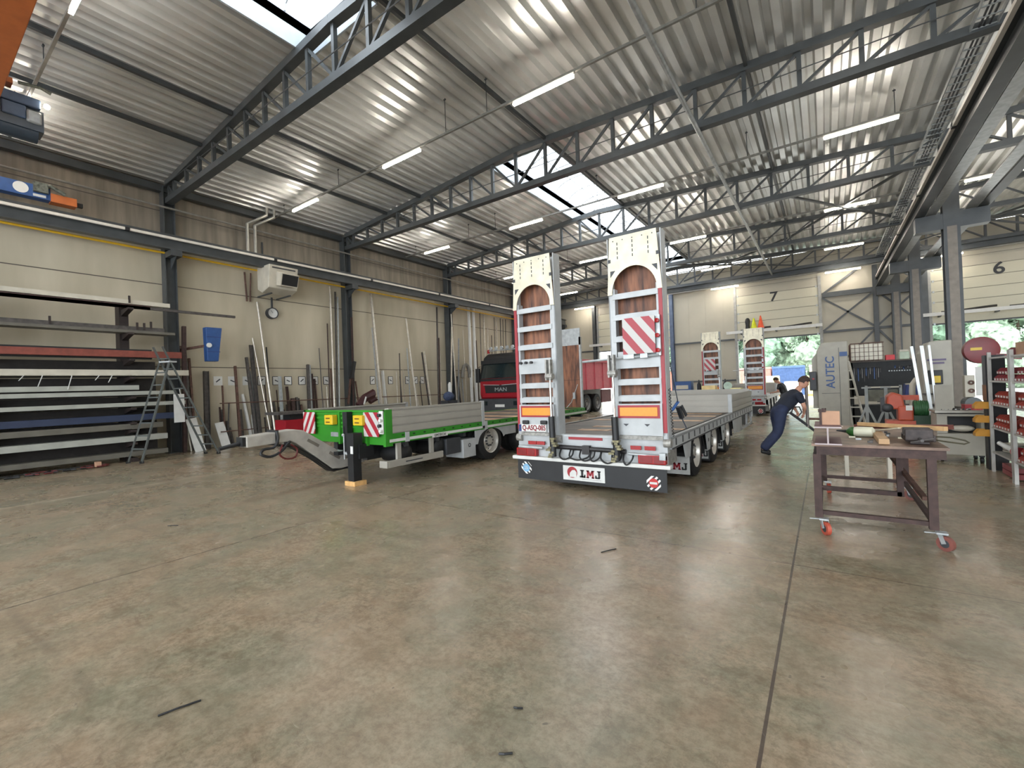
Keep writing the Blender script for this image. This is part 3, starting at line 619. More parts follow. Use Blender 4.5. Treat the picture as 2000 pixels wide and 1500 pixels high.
def ramp(tr, x0, x1, yr, out, full=True, board=False, plate=True, rungs=(2.83, 2.53, 2.23, 1.60, 1.37)):
    """raised loading ramp seen from its underside; out=-1 outer side left"""
    zb, zt = 0.80, 3.68; w = x1-x0; xc = (x0+x1)/2
    mb = MB()
    for a, s in ((x0, 1), (x1, -1)):
        mb.box(min(a, a+s*0.075), max(a, a+s*0.075), yr, yr+0.02, zb, 2.95); mb.box(a-0.006, a+0.006, yr, yr+0.2, zb, zt)
        mb.box(min(a+s*0.075, a+s*0.085), max(a+s*0.075, a+s*0.085), yr, yr+0.12, zb, 2.95)
    mb.box(x0, x1, yr+0.18, yr+0.2, 3.2, zt)
    R = obj('loading_ramp', mb, GALV2, tr, label='raised loading ramp seen from its underside')
    obj('wood_lining', MB().box(x0+0.03, x1-0.03, yr+0.15, yr+0.18, 0.95, 3.3), HARDWOOD, R)
    for z in rungs:
        obj('rung', MB().box(x0+0.055, x1-0.055, yr-0.015, yr+0.03, z-0.038, z+0.038).box(x0+0.08, x1-0.08, yr+0.03, yr+0.14, z+0.01, z+0.05), GALV2, R)
    obj('cross_plate', MB().box(x0+0.055, x1-0.055, yr-0.012, yr+0.04, 1.80, 1.95).box(x0+0.1, x1-0.1, yr+0.0, yr+0.12, 1.95, 2.04), GALV2, R)
    ap, zt2 = arch_plate(xc, yr-0.03, 2.86, zt, w+0.02, w-0.09)
    T = obj('top_plate', ap, ZINC, R, label='pale worn metal end plate with an arched cut-out')
    sl = MB()
    for xx in (-0.22, 0.0, 0.22):
        for k in range(4): sl.box(xc+xx-0.006, xc+xx+0.006, yr-0.034, yr-0.03, 3.36+k*0.065, 3.40+k*0.065)
    for k in range(5): sl.box(xc-0.28+k*0.14-0.007, xc-0.28+k*0.14+0.007, yr-0.034, yr-0.03, 3.615, 3.63)
    for s in (-1, 1):
        sl.prism([(xc+s*0.335, yr-0.034, 3.20), (xc+s*0.335, yr-0.034, 3.11), (xc+s*0.26, yr-0.034, 3.20)], (0, 0.004, 0)); sl.box(xc+s*0.345-0.02, xc+s*0.345+0.02, yr-0.034, yr-0.03, 3.32, 3.37)
    obj('slot', sl, DGREY, T)
    xo = x0 if out < 0 else x1
    obj('red_tape', MB().box(min(xo, xo-out*0.05), max(xo, xo-out*0.05), yr-0.022, yr-0.0, 0.9, 2.9), RED, R)
    a, b = (x0+0.09, x1-0.08)
    pl = obj('rear_plate', MB().box(a-0.03, b+0.03, yr-0.045, yr-0.025, 0.86, 1.30), GALV2, R)
    obj('reflector_border', MB().box(a, b, yr-0.055, yr-0.045, 1.10, 1.28), RED, pl); 
    obj('long_vehicle_reflector', MB().box(a+0.03, b-0.03, yr-0.062, yr-0.055, 1.13, 1.25), AMBER, pl)
    obj('hinge', MB().lathe((x0-0.04, yr+0.02, 0.76), (1,0,0), [(0, 0), (0, 0.06), (0.1, 0.06), (0.1, 0)], 14).lathe((x1-0.06, yr+0.02, 0.76), (1,0,0), [(0, 0), (0, 0.06), (0.1, 0.06), (0.1, 0)], 14)
        .box(x0+0.06, x1-0.06, yr-0.02, yr+0.05, 0.80, 0.85), mat('worn_zinc', (150, 148, 142), 0.45, 0.3, 0.25, 20), R, smooth=True)
    return R, pl

def cylinder(tr, x, yr):
    c = obj('lift_cylinder', MB().tube([(x, yr-0.06, 0.50), (x-0.02, yr-0.05, 1.12)], 0.048, 14), BLACK, tr, smooth=True)
    obj('piston_rod', MB().tube([(x-0.02, yr-0.05, 1.12), (x-0.03, yr-0.03, 1.75)], 0.018, 10), mat('chrome_rod', (200, 200, 198), 0.2, 0.9, 0.03), c, smooth=True)
    obj('fork_bracket', MB().box(x-0.075, x-0.05, yr-0.1, yr-0.02, 1.68, 2.0).box(x-0.005, x+0.02, yr-0.1, yr-0.02, 1.68, 2.0).lathe((x-0.08, yr-0.06, 1.74), (1,0,0), [(0,0),(0,0.05),(0.12,0.05),(0.12,0)], 12), mat('worn_zinc', (150,148,142)), c)
    v = MB(); rr = random.Random(3)
    for k in range(9): v.cb((x-0.07+rr.uniform(0, 0.12), yr-0.07, 0.50+k*0.035), (rr.uniform(0.04, 0.09), 0.08, 0.03))
    obj('valve_block', v, mat('brass_valve', (122, 116, 88), 0.45, 0.4, 0.3, 30), tr)

def marker(tr, x, y, z, s, disc, mt):
    r = obj('warning_marker', MB().prism([(x+s*cos(a), y, z+s*sin(a)) for a in [pi/8+k*pi/4 for k in range(8)]], (0, 0.004, 0)), mt, tr)
    d = obj('speed_disc', MB().lathe((x, y, z), (0, -1, 0), [(0, s*0.62), (0.005, s*0.62), (0.005, 0)], 20), disc, r)
    return r, d

def slab(par, x, y, z, h, gap=None, only='LMJ'):
    """slab-serif letters L M J standing on (x, z), facing -y; M is red"""
    u = h/10.0; w_ = 0.004; D = {'L': [(0,0,8,2.2), (2,0,5,10), (0.6,8.6,6.4,10), (6.2,0,8,4)], 'M': [(0,0,3.6,1.6), (0.8,0,3.0,10), (0,8.6,3.4,10), (7.4,0,11,1.6), (8.0,0,10.2,10), (7.6,8.6,11,10)], 'J': [(3,8.6,8,10), (4.4,0.8,7,10), (0.4,0,6.4,2.0), (0.2,0.6,2.2,4.2)]}
    off = {'L': -15.5*u, 'M': -6.0*u, 'J': 6.2*u}
    for ch in only:
        mb = MB()
        for a, b, c, d in D[ch]: mb.box(x+off[ch]+a*u, x+off[ch]+c*u, y, y+w_, z+b*u, z+d*u)
        if ch == 'M': mb.prism([(x+off[ch]+0.8*u, y, z+10*u), (x+off[ch]+3.4*u, y, z+10*u), (x+off[ch]+6.3*u, y, z+4.2*u), (x+off[ch]+4.8*u, y, z+2.4*u)], (0, w_, 0)).prism([(x+off[ch]+7.6*u, y, z+10*u), (x+off[ch]+10.2*u, y, z+10*u), (x+off[ch]+6.2*u, y, z+2.4*u), (x+off[ch]+4.8*u, y, z+4.2*u)], (0, w_, 0))
        obj('lettering', mb, RED if ch == 'M' else BLACK, par)
def low_loader(label, brand, board_x=-2.07):
    yr = 6.13
    t = thing('low_loader_trailer', label, 'trailer', (-3.0, 9.5, 0))
    # chassis
    fr = MB()
    for s in (-1, 1):
        x = -3.0+s*1.21
        fr.box(x-0.04, x+0.04, 6.22, 14.35, 0.66, 0.83); fr.box(x-0.055, x+0.055, 6.22, 14.35, 0.80, 0.83)
        fr.box(-3.0+s*0.45-0.06, -3.0+s*0.45+0.06, 6.3, 14.3, 0.36, 0.76)
    for k in range(12): fr.box(-4.2, -1.8, 6.5+k*0.68, 6.58+k*0.68, 0.64, 0.76)
    obj('chassis', fr, mat('chassis_grey', (128, 130, 130), 0.45, 0.1), t)
    rv = MB()
    for k in range(22):
        rv.box(-1.752, -1.742, 6.4+k*0.36, 6.46+k*0.36, 0.70, 0.80)
    rv.box(-1.78, -1.742, 6.25, 14.35, 0.655, 0.675)
    obj('side_rave', MB().box(-1.79, -1.745, 6.25, 14.35, 0.68, 0.84).box(-4.255, -4.21, 6.25, 14.35, 0.68, 0.84), GALV2, t)
    obj('lashing_slot', rv, DGREY, t)
    dk = obj('deck', MB().box(-4.2, -1.8, 6.25, 14.3, 0.79, 0.83), DECKW, t)
    for y0, y1, xa, xb in ((6.75, 6.95, -3.45, -2.9), (7.35, 7.55, -3.45, -2.5), (8.75, 8.95, -4.1, -1.9), (9.9, 10.1, -4.1, -1.9), (7.2, 7.35, -2.1, -1.85), (10.6, 10.75, -4.1, -1.9)):
        obj('deck_plank', MB().box(xa, xb, y0, y1, 0.83, 0.836), DECKT, dk)
    # rear end
    rb = MB().box(-4.22, -1.78, yr, yr+0.1, 0.62, 0.83).box(-4.22, -1.78, yr-0.02, yr+0.02, 0.44, 0.62); rb.box(-3.35, -2.55, yr-0.03, yr-0.02, 0.80, 0.83)
    obj('rear_crossbeam', rb, GALV2, t)
    obj('red_strip', MB().box(-3.28, -2.72, yr-0.012, yr, 0.755, 0.80), RED, t)
    for x in (-4.0, -3.84, -2.28, -2.08): obj('small_reflector', MB().box(x, x+0.15, yr-0.055, yr-0.03, 0.655, 0.71), REDL, t)
    obj('torsion_tube', MB().tube([(-3.55, yr-0.05, 0.64), (-2.35, yr-0.05, 0.62)], 0.035, 12).box(-3.02, -2.9, yr-0.09, yr-0.02, 0.55, 0.68), mat('dark_hydraulic', (44, 42, 42), 0.4, 0.3, 0.2), t, smooth=True)
    obj('cross_rod', MB().tube([(-2.3, yr-0.09, 0.60), (-1.8, yr-0.09, 0.585)], 0.018, 10).box(-1.86, -1.78, yr-0.12, yr-0.04, 0.54, 0.63), GALV, t, smooth=True); obj('cross_rod', MB().tube([(-4.15, yr-0.09, 0.62), (-3.7, yr-0.09, 0.61)], 0.026, 10), GALV, t, smooth=True)
    obj('bumper_bar', MB().box(-4.28, -1.72, yr-0.12, yr-0.02, 0.415, 0.47), WHITE, t, bevel=0.01)
    for x0 in (-4.2, -2.16):
        l_ = obj('tail_lamp', MB().box(x0, x0+0.38, yr-0.11, yr-0.02, 0.475, 0.60), REDL, t, bevel=0.012)
        obj('lamp_cell', MB().box(x0+0.03, x0+0.2, yr-0.115, yr-0.11, 0.49, 0.585).box(x0+0.22, x0+0.35, yr-0.115, yr-0.11, 0.49, 0.585), mat('red_lamp_cell', (120, 16, 20), 0.2), l_)
    rr = random.Random(11)
    for k in range(7):
        x = -3.4+k*0.17; x2 = x+rr.uniform(0.12, 0.34); zz = 0.60
        obj('hydraulic_hose', MB().tube(smooth_path([(x, yr-0.05, zz), (x+0.02, yr-0.13, zz-0.09), ((x+x2)/2, yr-0.15, 0.50-rr.uniform(0, 0.06)), (x2, yr-0.12, zz-0.08), (x2, yr-0.05, zz)], 4), 0.013, 6), BLACK, t, smooth=True)
    # mud flap with sign
    fl = obj('rear_mud_flap', MB().box(-4.22, -1.79, yr-0.05, yr-0.03, 0.09, 0.415), BLACK, t)
    m1, d1 = marker(t, -4.05, yr-0.056, 0.27, 0.105, mat('disc_blue', (120, 170, 206), 0.4), STR_BW)
    text('25', 0.07, face_neg_y((-4.05, yr-0.063, 0.27)), WHITE, d1)
    m2, d2 = marker(t, -1.97, yr-0.056, 0.21, 0.105, mat('disc_red', (186, 44, 44), 0.4), STR_BW2)
    obj('disc_bar', MB().box(-2.02, -1.92, yr-0.064, yr-0.060, 0.195, 0.225), WHITE, d2)
    if brand:
        pts = []
        sg = obj('sign_plate', MB().box(-3.37, -2.68, yr-0.06, yr-0.052, 0.14, 0.36), WHITE, t, bevel=0.003)
        lg = MB().lathe((-3.21, yr-0.061, 0.262), (0,-1,0), [(0, 0.085), (0.004, 0.085), (0.004, 0)], 28)
        obj('logo_disc', lg, RED, sg)
        obj('logo_van', MB().prism([(-3.255, yr-0.068, 0.19), (-3.145, yr-0.068, 0.19), (-3.135, yr-0.068, 0.265), (-3.165, yr-0.068, 0.30), (-3.21, yr-0.068, 0.295), (-3.25, yr-0.068, 0.25)], (0, 0.003, 0)), WHITE, sg)
        slab(sg, -2.905, yr-0.0665, 0.195, 0.115)
        obj('sign_line', MB().box(-3.05, -2.74, yr-0.064, yr-0.062, 0.168, 0.174), mat('grey_print', (150, 150, 150)), sg)
    # ramps
    ramp(t, -4.19, -3.43, yr-0.03, -1); R2, p2_ = ramp(t, -2.52, -1.76, yr-0.03, 1, rungs=(2.83, 2.53, 2.22, 1.60, 1.37))
    cylinder(t, -3.47, yr-0.1); cylinder(t, -2.44, yr-0.1)
    for x in (-2.32, -2.02): obj('drain_slot', MB().prism([(x-0.04, yr-0.08, 1.02), (x+0.04, yr-0.08, 1.02), (x, yr-0.08, 0.985)], (0, 0.005, 0)), DGREY, p2_)
    bd = obj('warning_board', MB().box(-0.225, 0.225, -0.01, 0.01, -0.25, 0.25), STR_A, None); bd.parent = t
    bd.location = Vector((board_x, yr-0.14, 2.24)) - Vector((-3.0, 9.5, 0))
    bd['label'] = 'red and white striped square warning board'
    for z in (2.02, 2.22, 2.42): obj('side_lamp', MB().lathe((-1.82, yr-0.1, z), (0,-1,0), [(0, 0.03), (0.04, 0.03), (0.05, 0)], 14), REDL, t, smooth=True)
    obj('lamp_bracket', MB().box(-1.85, -1.79, yr-0.1, yr-0.06, 1.95, 2.5), GALV, t)
    obj('strut_bar', MB().tube([(-2.95, yr-0.09, 1.93), (-2.3, yr-0.11, 1.95), (-1.82, yr-0.1, 1.96)], 0.017, 8).box(-2.3, -2.15, yr-0.14, yr-0.08, 1.93, 1.99).box(-2.06, -1.96, yr-0.14, yr-0.08, 1.93, 1.99), GALV, t)
    pl = obj('number_plate', MB().box(-4.14, -3.62, yr-0.10, yr-0.09, 0.87, 0.985), PAPER, t)
    obj('plate_band', MB().box(-4.14, -4.09, yr-0.105, yr-0.10, 0.872, 0.983), DBLUE, pl)
    if brand: text('Q-ASQ-085', 0.115, face_neg_y((-3.85, yr-0.102, 0.928)), mat('plate_red', (130, 20, 36)), pl, bold=0.002, sx=0.78)
    for x in (-4.0, -3.66): obj('plate_lamp', MB().box(x-0.055, x+0.055, yr-0.13, yr-0.08, 0.99, 1.05), BLACK, t, bevel=0.012)
    for k in (0, 1, 2): obj('rubber_stop', MB().lathe((-4.05+k*0.1, yr-0.08, 1.98), (0,-1,0), [(0, 0.02), (0.05, 0.022), (0.05, 0)], 10), BLACK, t)
    # wheels, arches, flaps
    ys = (7.85, 9.27, 10.68)
    for y in ys:
        for s in (-1, 1): wheel(t, -3.0+s*1.2, y, 0.41, s)
        obj('axle', MB().tube([(-4.0, y, 0.41), (-2.0, y, 0.41)], 0.06, 10), BLACK, t)
    for i in range(4):
        y0 = (6.85, 8.35, 9.78, 11.15)[i]; y1 = (7.33, 8.78, 10.18, 12.35)[i]
        for s in (-1, 1):
            x = -3.0+s*1.235
            obj('side_panel', MB().prism([(x, y0, 0.66), (x, y1, 0.66), (x, y1-(0.1 if i < 3 else 0), 0.34 if i else 0.42), (x, y0+0.12, 0.34 if i else 0.42)], (s*0.01, 0, 0)), GALV2, t)
            if 0 < i < 3: obj('panel_hole', MB().lathe((x+s*0.01, (y0+y1)/2, 0.52), (s,0,0), [(0, 0.035), (0.003, 0.035), (0.003, 0)], 12), BLACK, t)
    for y in ys:       # arched mudguards
        for s in (-1, 1):
            n = 10; mb = MB()
            for k in range(n):
                a0, a1 = pi*k/n, pi*(k+1)/n
                mb.prism([(-3.0+s*0.72, y-0.5*cos(a0), 0.30+0.47*sin(a0)), (-3.0+s*0.72, y-0.5*cos(a1), 0.30+0.47*sin(a1)), (-3.0+s*0.72, y-0.48*cos(a1), 0.30+0.455*sin(a1)), (-3.0+s*0.72, y-0.48*cos(a0), 0.30+0.455*sin(a0))], (s*0.50, 0, 0))
            obj('mudguard', mb, BLACK, t)
    for i, y in enumerate((7.28, 8.72, 10.13)):
        f = obj('wheel_flap', MB().box(-2.42 if i else -2.15, -1.78, y-0.012, y, 0.12, 0.40), BLACK if i else mat('flap_grey', (176, 176, 172), 0.6), t)
        if brand:
            if i: obj('flap_print', MB().box(-2.12, -1.80, y-0.016, y-0.012, 0.15, 0.32), mat('flap_grey', (176, 176, 172)), f)
            slab(f, -1.97 if i == 0 else -1.95, y-0.02, 0.19, 0.11, only='LMJ' if i == 0 else 'MJ')
    obj('spring_hanger', MB().box(-2.1, -1.83, 6.35, 6.75, 0.42, 0.66), mat('worn_zinc', (150,148,142)), t)
    # front side boards
    sb = MB()
    def board(x0, x1, y0, y1, z0=0.76, z1=1.24):
        h = (z1-z0)/3
        for k in range(3):
            sb.box(x0, x1, y0, y1, z0+k*h+0.014, z0+(k+1)*h-0.014)
        dx = 0.018 if x1-x0 < 0.1 else 0; dy = 0 if dx else 0.015
        sb.box(x0+dx, x1-dx, y0+dy, y1-dy, z0, z1)
    for a_ in ((-4.22, -1.80, 11.1, 11.14, 0.83), (-1.79, -1.745, 11.12, 14.35, 0.80), (-4.255, -4.21, 11.12, 14.35, 0.80), (-4.22, -1.80, 14.3, 14.35, 0.80, 1.3)): sb = MB(); board(*a_); obj('drop_side', sb, ALU, t)
    obj('corner_post', MB().box(-1.83, -1.74, 14.32, 14.42, 0.5, 1.27).box(-1.83, -1.75, 11.08, 11.16, 0.76, 1.245), GALV2, t)
    obj('side_guard', MB().box(-1.80, -1.76, 11.9, 14.4, 0.30, 0.36).box(-1.80, -1.76, 12.4, 12.5, 0.3, 0.66).box(-1.80, -1.76, 13.4, 13.5, 0.3, 0.66).box(-1.80, -1.76, 14.25, 14.35, 0.3, 0.66), GALV2, t)
    obj('underside_box', MB().box(-4.1, -1.9, 12.5, 14.0, 0.32, 0.62), BLACK, t)
    # front neck and drawbar hidden behind the boards
    obj('front_drawbar', MB().bar((-3.0, 14.3, 0.75), (-3.0, 16.2, 0.7), 0.4, 0.2), GALV2, t)
    obj('parking_leg', MB().box(-3.1, -2.9, 14.5, 14.7, 0.0, 0.8).box(-3.2, -2.8, 14.42, 14.78, 0, 0.02), BLACK, t)
    return t
LM = low_loader('large grey low loader trailer in the middle, two tall ramps raised, three axles', True)
FAR = low_loader('smaller looking grey low loader with raised ramps far back, in front of door 7', False, -3.85)
FAR.location = FAR.location + Vector((-0.28, 15.0, 0))
# ratchet strap and spring hanging at the right ramp
t = thing('ratchet_strap', 'blue and grey ratchet strap slung from the right ramp to the trailer deck', 'strap', (-1.83, 6.9, 0.84))
obj('webbing', MB().bar((-1.80, 6.25, 2.2), (-1.86, 7.05, 1.25), 0.03, 0.006, (1,0,0)), mat('strap_grey', (70, 78, 92), 0.8), t)
obj('webbing', MB().tube([(-1.86, 7.05, 1.28), (-1.92, 6.98, 1.17), (-1.99, 6.92, 1.1), (-2.03, 6.9, 0.95), (-2.03, 6.88, 0.86)], 0.022, 6), mat('strap_blue', (64, 104, 168), 0.8), t)
obj('ratchet', MB().bar((-1.86, 7.03, 1.2), (-1.83, 7.12, 1.02), 0.06, 0.05).bar((-1.80, 7.0, 1.22), (-1.76, 7.1, 1.06), 0.02, 0.04), DGREY, t)
obj('webbing', MB().bar((-1.84, 7.1, 1.05), (-1.79, 7.2, 0.86), 0.035, 0.006, (1,0,0)), mat('strap_grey', (70, 78, 92)), t)
cs = MB().tube([(-1.735+0.012*cos(k*0.9), 6.16+0.012*sin(k*0.9)+k*0.001, 1.5-k*0.0062) for k in range(110)], 0.005, 4)
single('coil_cable', cs, BLACK, 'black coiled cable hanging beside the right ramp of the grey trailer', 'cable', (-1.735, 6.16, 0.84))

# ---------------------------------------------------------------- green trailer
def green_trailer():
    t = thing('flatbed_trailer', 'bright green and grey flatbed trailer with grey drop sides and gooseneck drawbar', 'trailer', (-7.4, 8.8, 0))
    X0, X1, Y0, Y1 = -8.62, -6.13, 4.95, 12.7
    fr = MB()
    for x in (X0, X1-0.05): fr.box(x, x+0.05, Y0, Y1, 0.70, 0.87)
    fr.box(X0, X1, Y1-0.1, Y1, 0.70, 0.87)
    obj('green_frame', fr, GREEN, t)
    ch = MB()
    for x in (-7.85, -6.95): ch.box(x-0.06, x+0.06, 5.1, 12.6, 0.36, 0.72)
    for k in range(10): ch.box(X0+0.06, X1-0.06, 5.4+k*0.78, 5.48+k*0.78, 0.6, 0.72)
    obj('chassis', ch, mat('chassis_dark', (48, 50, 52), 0.5), t)
    for x, s in ((X1, 1), (X0, -1)):
        obj('white_strip', MB().box(x-0.002 if s > 0 else x-0.012, x+0.012 if s > 0 else x+0.002, Y0+0.05, Y1, 0.725, 0.775), WHITE, t)
        h = MB()
        for k in range(28): h.cb((x+s*0.002, 5.3+k*0.26, 0.825), (0.006, 0.05, 0.03))
        obj('lashing_hole', h, mat('dark_green_hole', (20, 60, 18), 0.6), t)
        for yy in (5.35, 7.6, 9.4): obj('hinge', MB().box(x-0.01, x+0.016, yy, yy+0.09, 0.70, 0.87), GALV2, t)
    pl = obj('name_plate', MB().box(X1+0.012, X1+0.018, 6.0, 6.42, 0.695, 0.765), PAPER, t)
    text('EMTECH', 0.07, face_pos_x((X1+0.02, 6.21, 0.73)), BLACK, pl, bold=0.0, sx=1.15)
    obj('deck', MB().box(X0+0.05, X1-0.05, Y0+0.1, Y1-0.1, 0.83, 0.86), DECKW, t)
    for a, b in ((8.1, 8.4), (9.0, 9.3), (10.2, 10.4), (11.6, 11.8)): obj('deck_plank', MB().box(X0+0.1, X1-0.1, a, b, 0.86, 0.866), DECKT, t)
    # drop sides
    sb = MB()
    def board(x0, x1, y0, y1, z0, z1):
        for k in range(3):
            a, b = z0+(z1-z0)*k/3, z0+(z1-z0)*(k+1)/3; sb.box(x0, x1, y0, y1, a+0.014, b-0.014)
        sb.box(x0+0.018, x1-0.018, y0, y1, z0, z1)
    board(X1-0.045, X1, 5.07, 7.52, 0.87, 1.28); obj('drop_side', sb, ALU, t); sb = MB(); board(X0, X0+0.045, 5.07, 7.52, 0.87, 1.28); obj('drop_side', sb, ALU, t)
    obj('top_rail', MB().box(X1-0.1, X1+0.004, 5.0, 7.52, 1.28, 1.31), ALU, t); obj('top_rail', MB().box(X0, X0+0.1, 5.0, 7.52, 1.28, 1.31), ALU, t)
    sb = MB()
    obj('corner_post', MB().box(X1-0.06, X1+0.012, 7.52, 7.6, 0.72, 1.32), GALV2, t); obj('corner_post', MB().box(X0-0.01, X0+0.06, 7.52, 7.6, 0.72, 1.32), GALV2, t)
    # green head board
    hb = MB().box(X0, X1, Y0, Y0+0.05, 0.68, 1.27)
    for z in (0.96, 1.03, 1.12, 1.20): hb.box(X0+0.02, X1-0.25, Y0-0.02, Y0, z, z+0.035)
    hb.box(X0, X1, Y0-0.03, Y0+0.05, 1.25, 1.285); hb.box(X1-0.06, X1+0.006, Y0-0.03, Y0+0.12, 0.66, 1.29); hb.box(X0, X0+0.05, Y0-0.03, Y0+0.1, 0.68, 1.29)
    hb.box(-6.66, -6.6, Y0-0.05, Y0, 0.66, 1.25); hb.box(-7.45, -7.4, Y0-0.05, Y0, 0.66, 1.25)
    obj('head_board', hb, GREEN, t)
    for x, m_, lab in ((X0+0.24, STR_B, 'striped warning board on the left corner'), (X1-0.32, STR_A, 'striped warning board on the right corner')):
        b = obj('warning_board', MB().box(-0.2, 0.2, -0.008, 0.008, -0.21, 0.21), m_, None, label=lab); b.parent = t; b.location = Vector((x, Y0-0.07, 1.04))-Vector((-7.4, 8.8, 0))
    cp = obj('coupling_panel', MB().box(X1-0.12, X1-0.02, Y0-0.06, Y0-0.04, 0.88, 1.27), PAPER, t)
    for k in range(4): obj('brake_coupling', MB().lathe((X1-0.05-0.03*(k % 2), Y0-0.06, 0.93+k*0.09), (0,-1,0), [(0, 0.03), (0.05, 0.03), (0.06, 0.015), (0.06, 0)], 12), BLACK if k % 2 else WHITE, cp, smooth=True)
    for x, lab in ((-7.62, 'left'), (-6.74, 'right')):
        c = obj('wheel_chock', MB().box(x-0.13, x+0.13, Y0-0.14, Y0-0.03, 1.02, 1.2), YELLOW, t, bevel=0.012, label='yellow wheel chock holder')
        obj('chock_slot', MB().box(x-0.07, x+0.05, Y0-0.145, Y0-0.14, 1.06, 1.08).box(x-0.07, x+0.05, Y0-0.145, Y0-0.14, 1.13, 1.15), mat('brown_slot', (84, 52, 16)), c)
    obj('type_plate', MB().box(-7.72, -7.42, Y0-0.03, Y0-0.0, 0.79, 0.87), GALV, t)
    obj('centre_post', MB().box(-7.17, -7.04, Y0-0.14, Y0-0.03, 0.50, 1.26).tube([(-7.14, Y0-0.15, 0.5), (-7.14, Y0-0.15, 1.0)], 0.01, 6), BLACK, t, label='black upright mast')
    bx = MB().box(-7.6, -7.1, Y0-0.3, Y0-0.05, 0.50, 0.56).box(-6.98, -6.62, Y0-0.2, Y0+0.1, 0.45, 0.70)
    obj('drawbar_bracket', bx, BLACK, t)
    # jack leg
    jk = obj('jack_leg', MB().box(-6.84, -6.64, Y0-0.30, Y0-0.12, 0.55, 0.90).box(-6.82, -6.66, Y0-0.30, Y0-0.14, 0.07, 0.56), BLACK, t)
    obj('jack_rod', MB().tube([(-6.88, Y0-0.32, 0.45), (-6.88, Y0-0.32, 0.86)], 0.01, 6).ball((-6.9, Y0-0.32, 0.87), 0.03, 1), GALV, jk); obj('jack_label', MB().box(-6.73, -6.66, Y0-0.304, Y0-0.30, 0.55, 0.68), PAPER, jk)
    # gooseneck
    yb = Y0
    th = 0.13; x = -7.36
    poly = [(yb-1.75, 0.99), (yb-1.0, 1.03), (yb-0.85, 1.0), (yb-0.12, 0.52), (yb+0.35, 0.50), (yb+0.35, 0.28), (yb-0.15, 0.24), (yb-0.32, 0.26), (yb-0.98, 0.80), (yb-1.06, 0.84), (yb-1.75, 0.82)]
    gm = MB().prism([(x-th, y, z) for y, z in poly], (2*th, 0, 0))
    obj('gooseneck', gm, mat('cast_grey', (168, 164, 156), 0.45, 0.15, 0.1), t, bevel=0.015)
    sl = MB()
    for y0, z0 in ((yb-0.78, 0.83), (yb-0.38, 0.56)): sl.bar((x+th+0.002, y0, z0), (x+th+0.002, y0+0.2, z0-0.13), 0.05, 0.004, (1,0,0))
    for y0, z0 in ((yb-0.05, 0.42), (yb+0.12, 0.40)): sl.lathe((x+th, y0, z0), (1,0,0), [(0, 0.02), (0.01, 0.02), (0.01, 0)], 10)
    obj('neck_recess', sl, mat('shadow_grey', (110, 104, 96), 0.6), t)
    obj('tow_eye', MB().tube([(x, yb-2.08, 0.84), (x, yb-1.78, 0.89)], [0.028, 0.034], 12).box(x-0.1, x+0.1, yb-1.80, yb-1.74, 0.84, 0.98), BLACK, t)
    # hoses below the neck
    hs = MB()
    for k in range(5): hs.tube([(x+0.10-0.05*k, yb-1.2, 0.78), (x+0.10-0.05*k, yb-1.0, 0.75), (x+0.10-0.05*k, yb-0.6, 0.47+0.02*(k % 2)), (x+0.10-0.05*k, yb-0.3, 0.22), (x+0.1-0.05*k, yb+0.1, 0.24)], 0.02, 6)
    obj('hose_bundle', hs, BLACK, t, smooth=True)
    loop = MB().tube(smooth_path([(x+0.14, yb-1.3, 1.03), (x+0.17, yb-1.3, 0.9), (x+0.14, yb-1.35, 0.78), (x+0.12, yb-1.5, 0.76), (x+0.14, yb-1.55, 0.69), (x+0.16, yb-1.42, 0.64), (x+0.16, yb-1.25, 0.70), (x+0.15, yb-1.15, 0.79), (x+0.12, yb-1.08, 0.84)]), 0.022, 8)
    obj('cable_loop', loop, BLACK, t, smooth=True)
    obj('cable_loop', MB().tube(smooth_path([(x+0.15, yb-1.22, 0.80), (x+0.17, yb-1.28, 0.66), (x+0.16, yb-1.17, 0.57), (x+0.16, yb-1.02, 0.58), (x+0.15, yb-0.98, 0.70), (x+0.15, yb-1.08, 0.79)]), 0.014, 8), mat('dark_red_hose', (90, 24, 24), 0.5), t, smooth=True)
    obj('cable_strap', MB().box(x-0.14, x+0.14, yb-1.32, yb-1.27, 0.80, 1.045), BLACK, t)
    obj('spring_bracket', MB().bar((x+0.05, yb-0.2, 0.56), (x+0.45, yb-0.1, 0.5), 0.08, 0.04).bar((x+0.4, yb-0.1, 0.55), (x+0.55, yb-0.12, 0.4), 0.05, 0.06), GALV2, t)
    # air tanks and boxes below the deck
    for y in (5.45, 6.35): obj('air_tank', MB().lathe((-6.2, y, 0.48), (-1,0,0), [(0, 0), (0.02, 0.12), (0.06, 0.17), (0.55, 0.17), (0.6, 0.12), (0.62, 0)], 22), BLACK, t, smooth=True)
    g = MB().box(X1-0.05, X1-0.0, 4.98, 6.3, 0.29, 0.41); g.box(X1-0.10, X1-0.05, 5.2, 5.3, 0.29, 0.70); g.box(X1-0.10, X1-0.05, 6.0, 6.1, 0.29, 0.70); g.box(X1-0.2, X1, 4.93, 4.98, 0.29, 0.41)
    obj('side_guard', g, ALU, t, bevel=0.008)
    obj('guard_print', MB().box(X1, X1+0.003, 5.35, 5.75, 0.34, 0.36), DGREY, t)
    obj('battery_box', MB().box(X1-0.5, X1-0.03, 6.42, 6.85, 0.30, 0.62), DGREY, t, bevel=0.02)
    tb = obj('tool_box', MB().box(X1-0.5, X1, 6.88, 7.28, 0.17, 0.55), GALV2, t, bevel=0.01)
    obj('box_emblem', MB().lathe((X1, 7.08, 0.42), (1,0,0), [(0, 0.04), (0.003, 0.04), (0.003, 0.025), (0, 0.025)], 14).box(X1, X1+0.004, 7.05, 7.11, 0.38, 0.39), BLACK, tb)
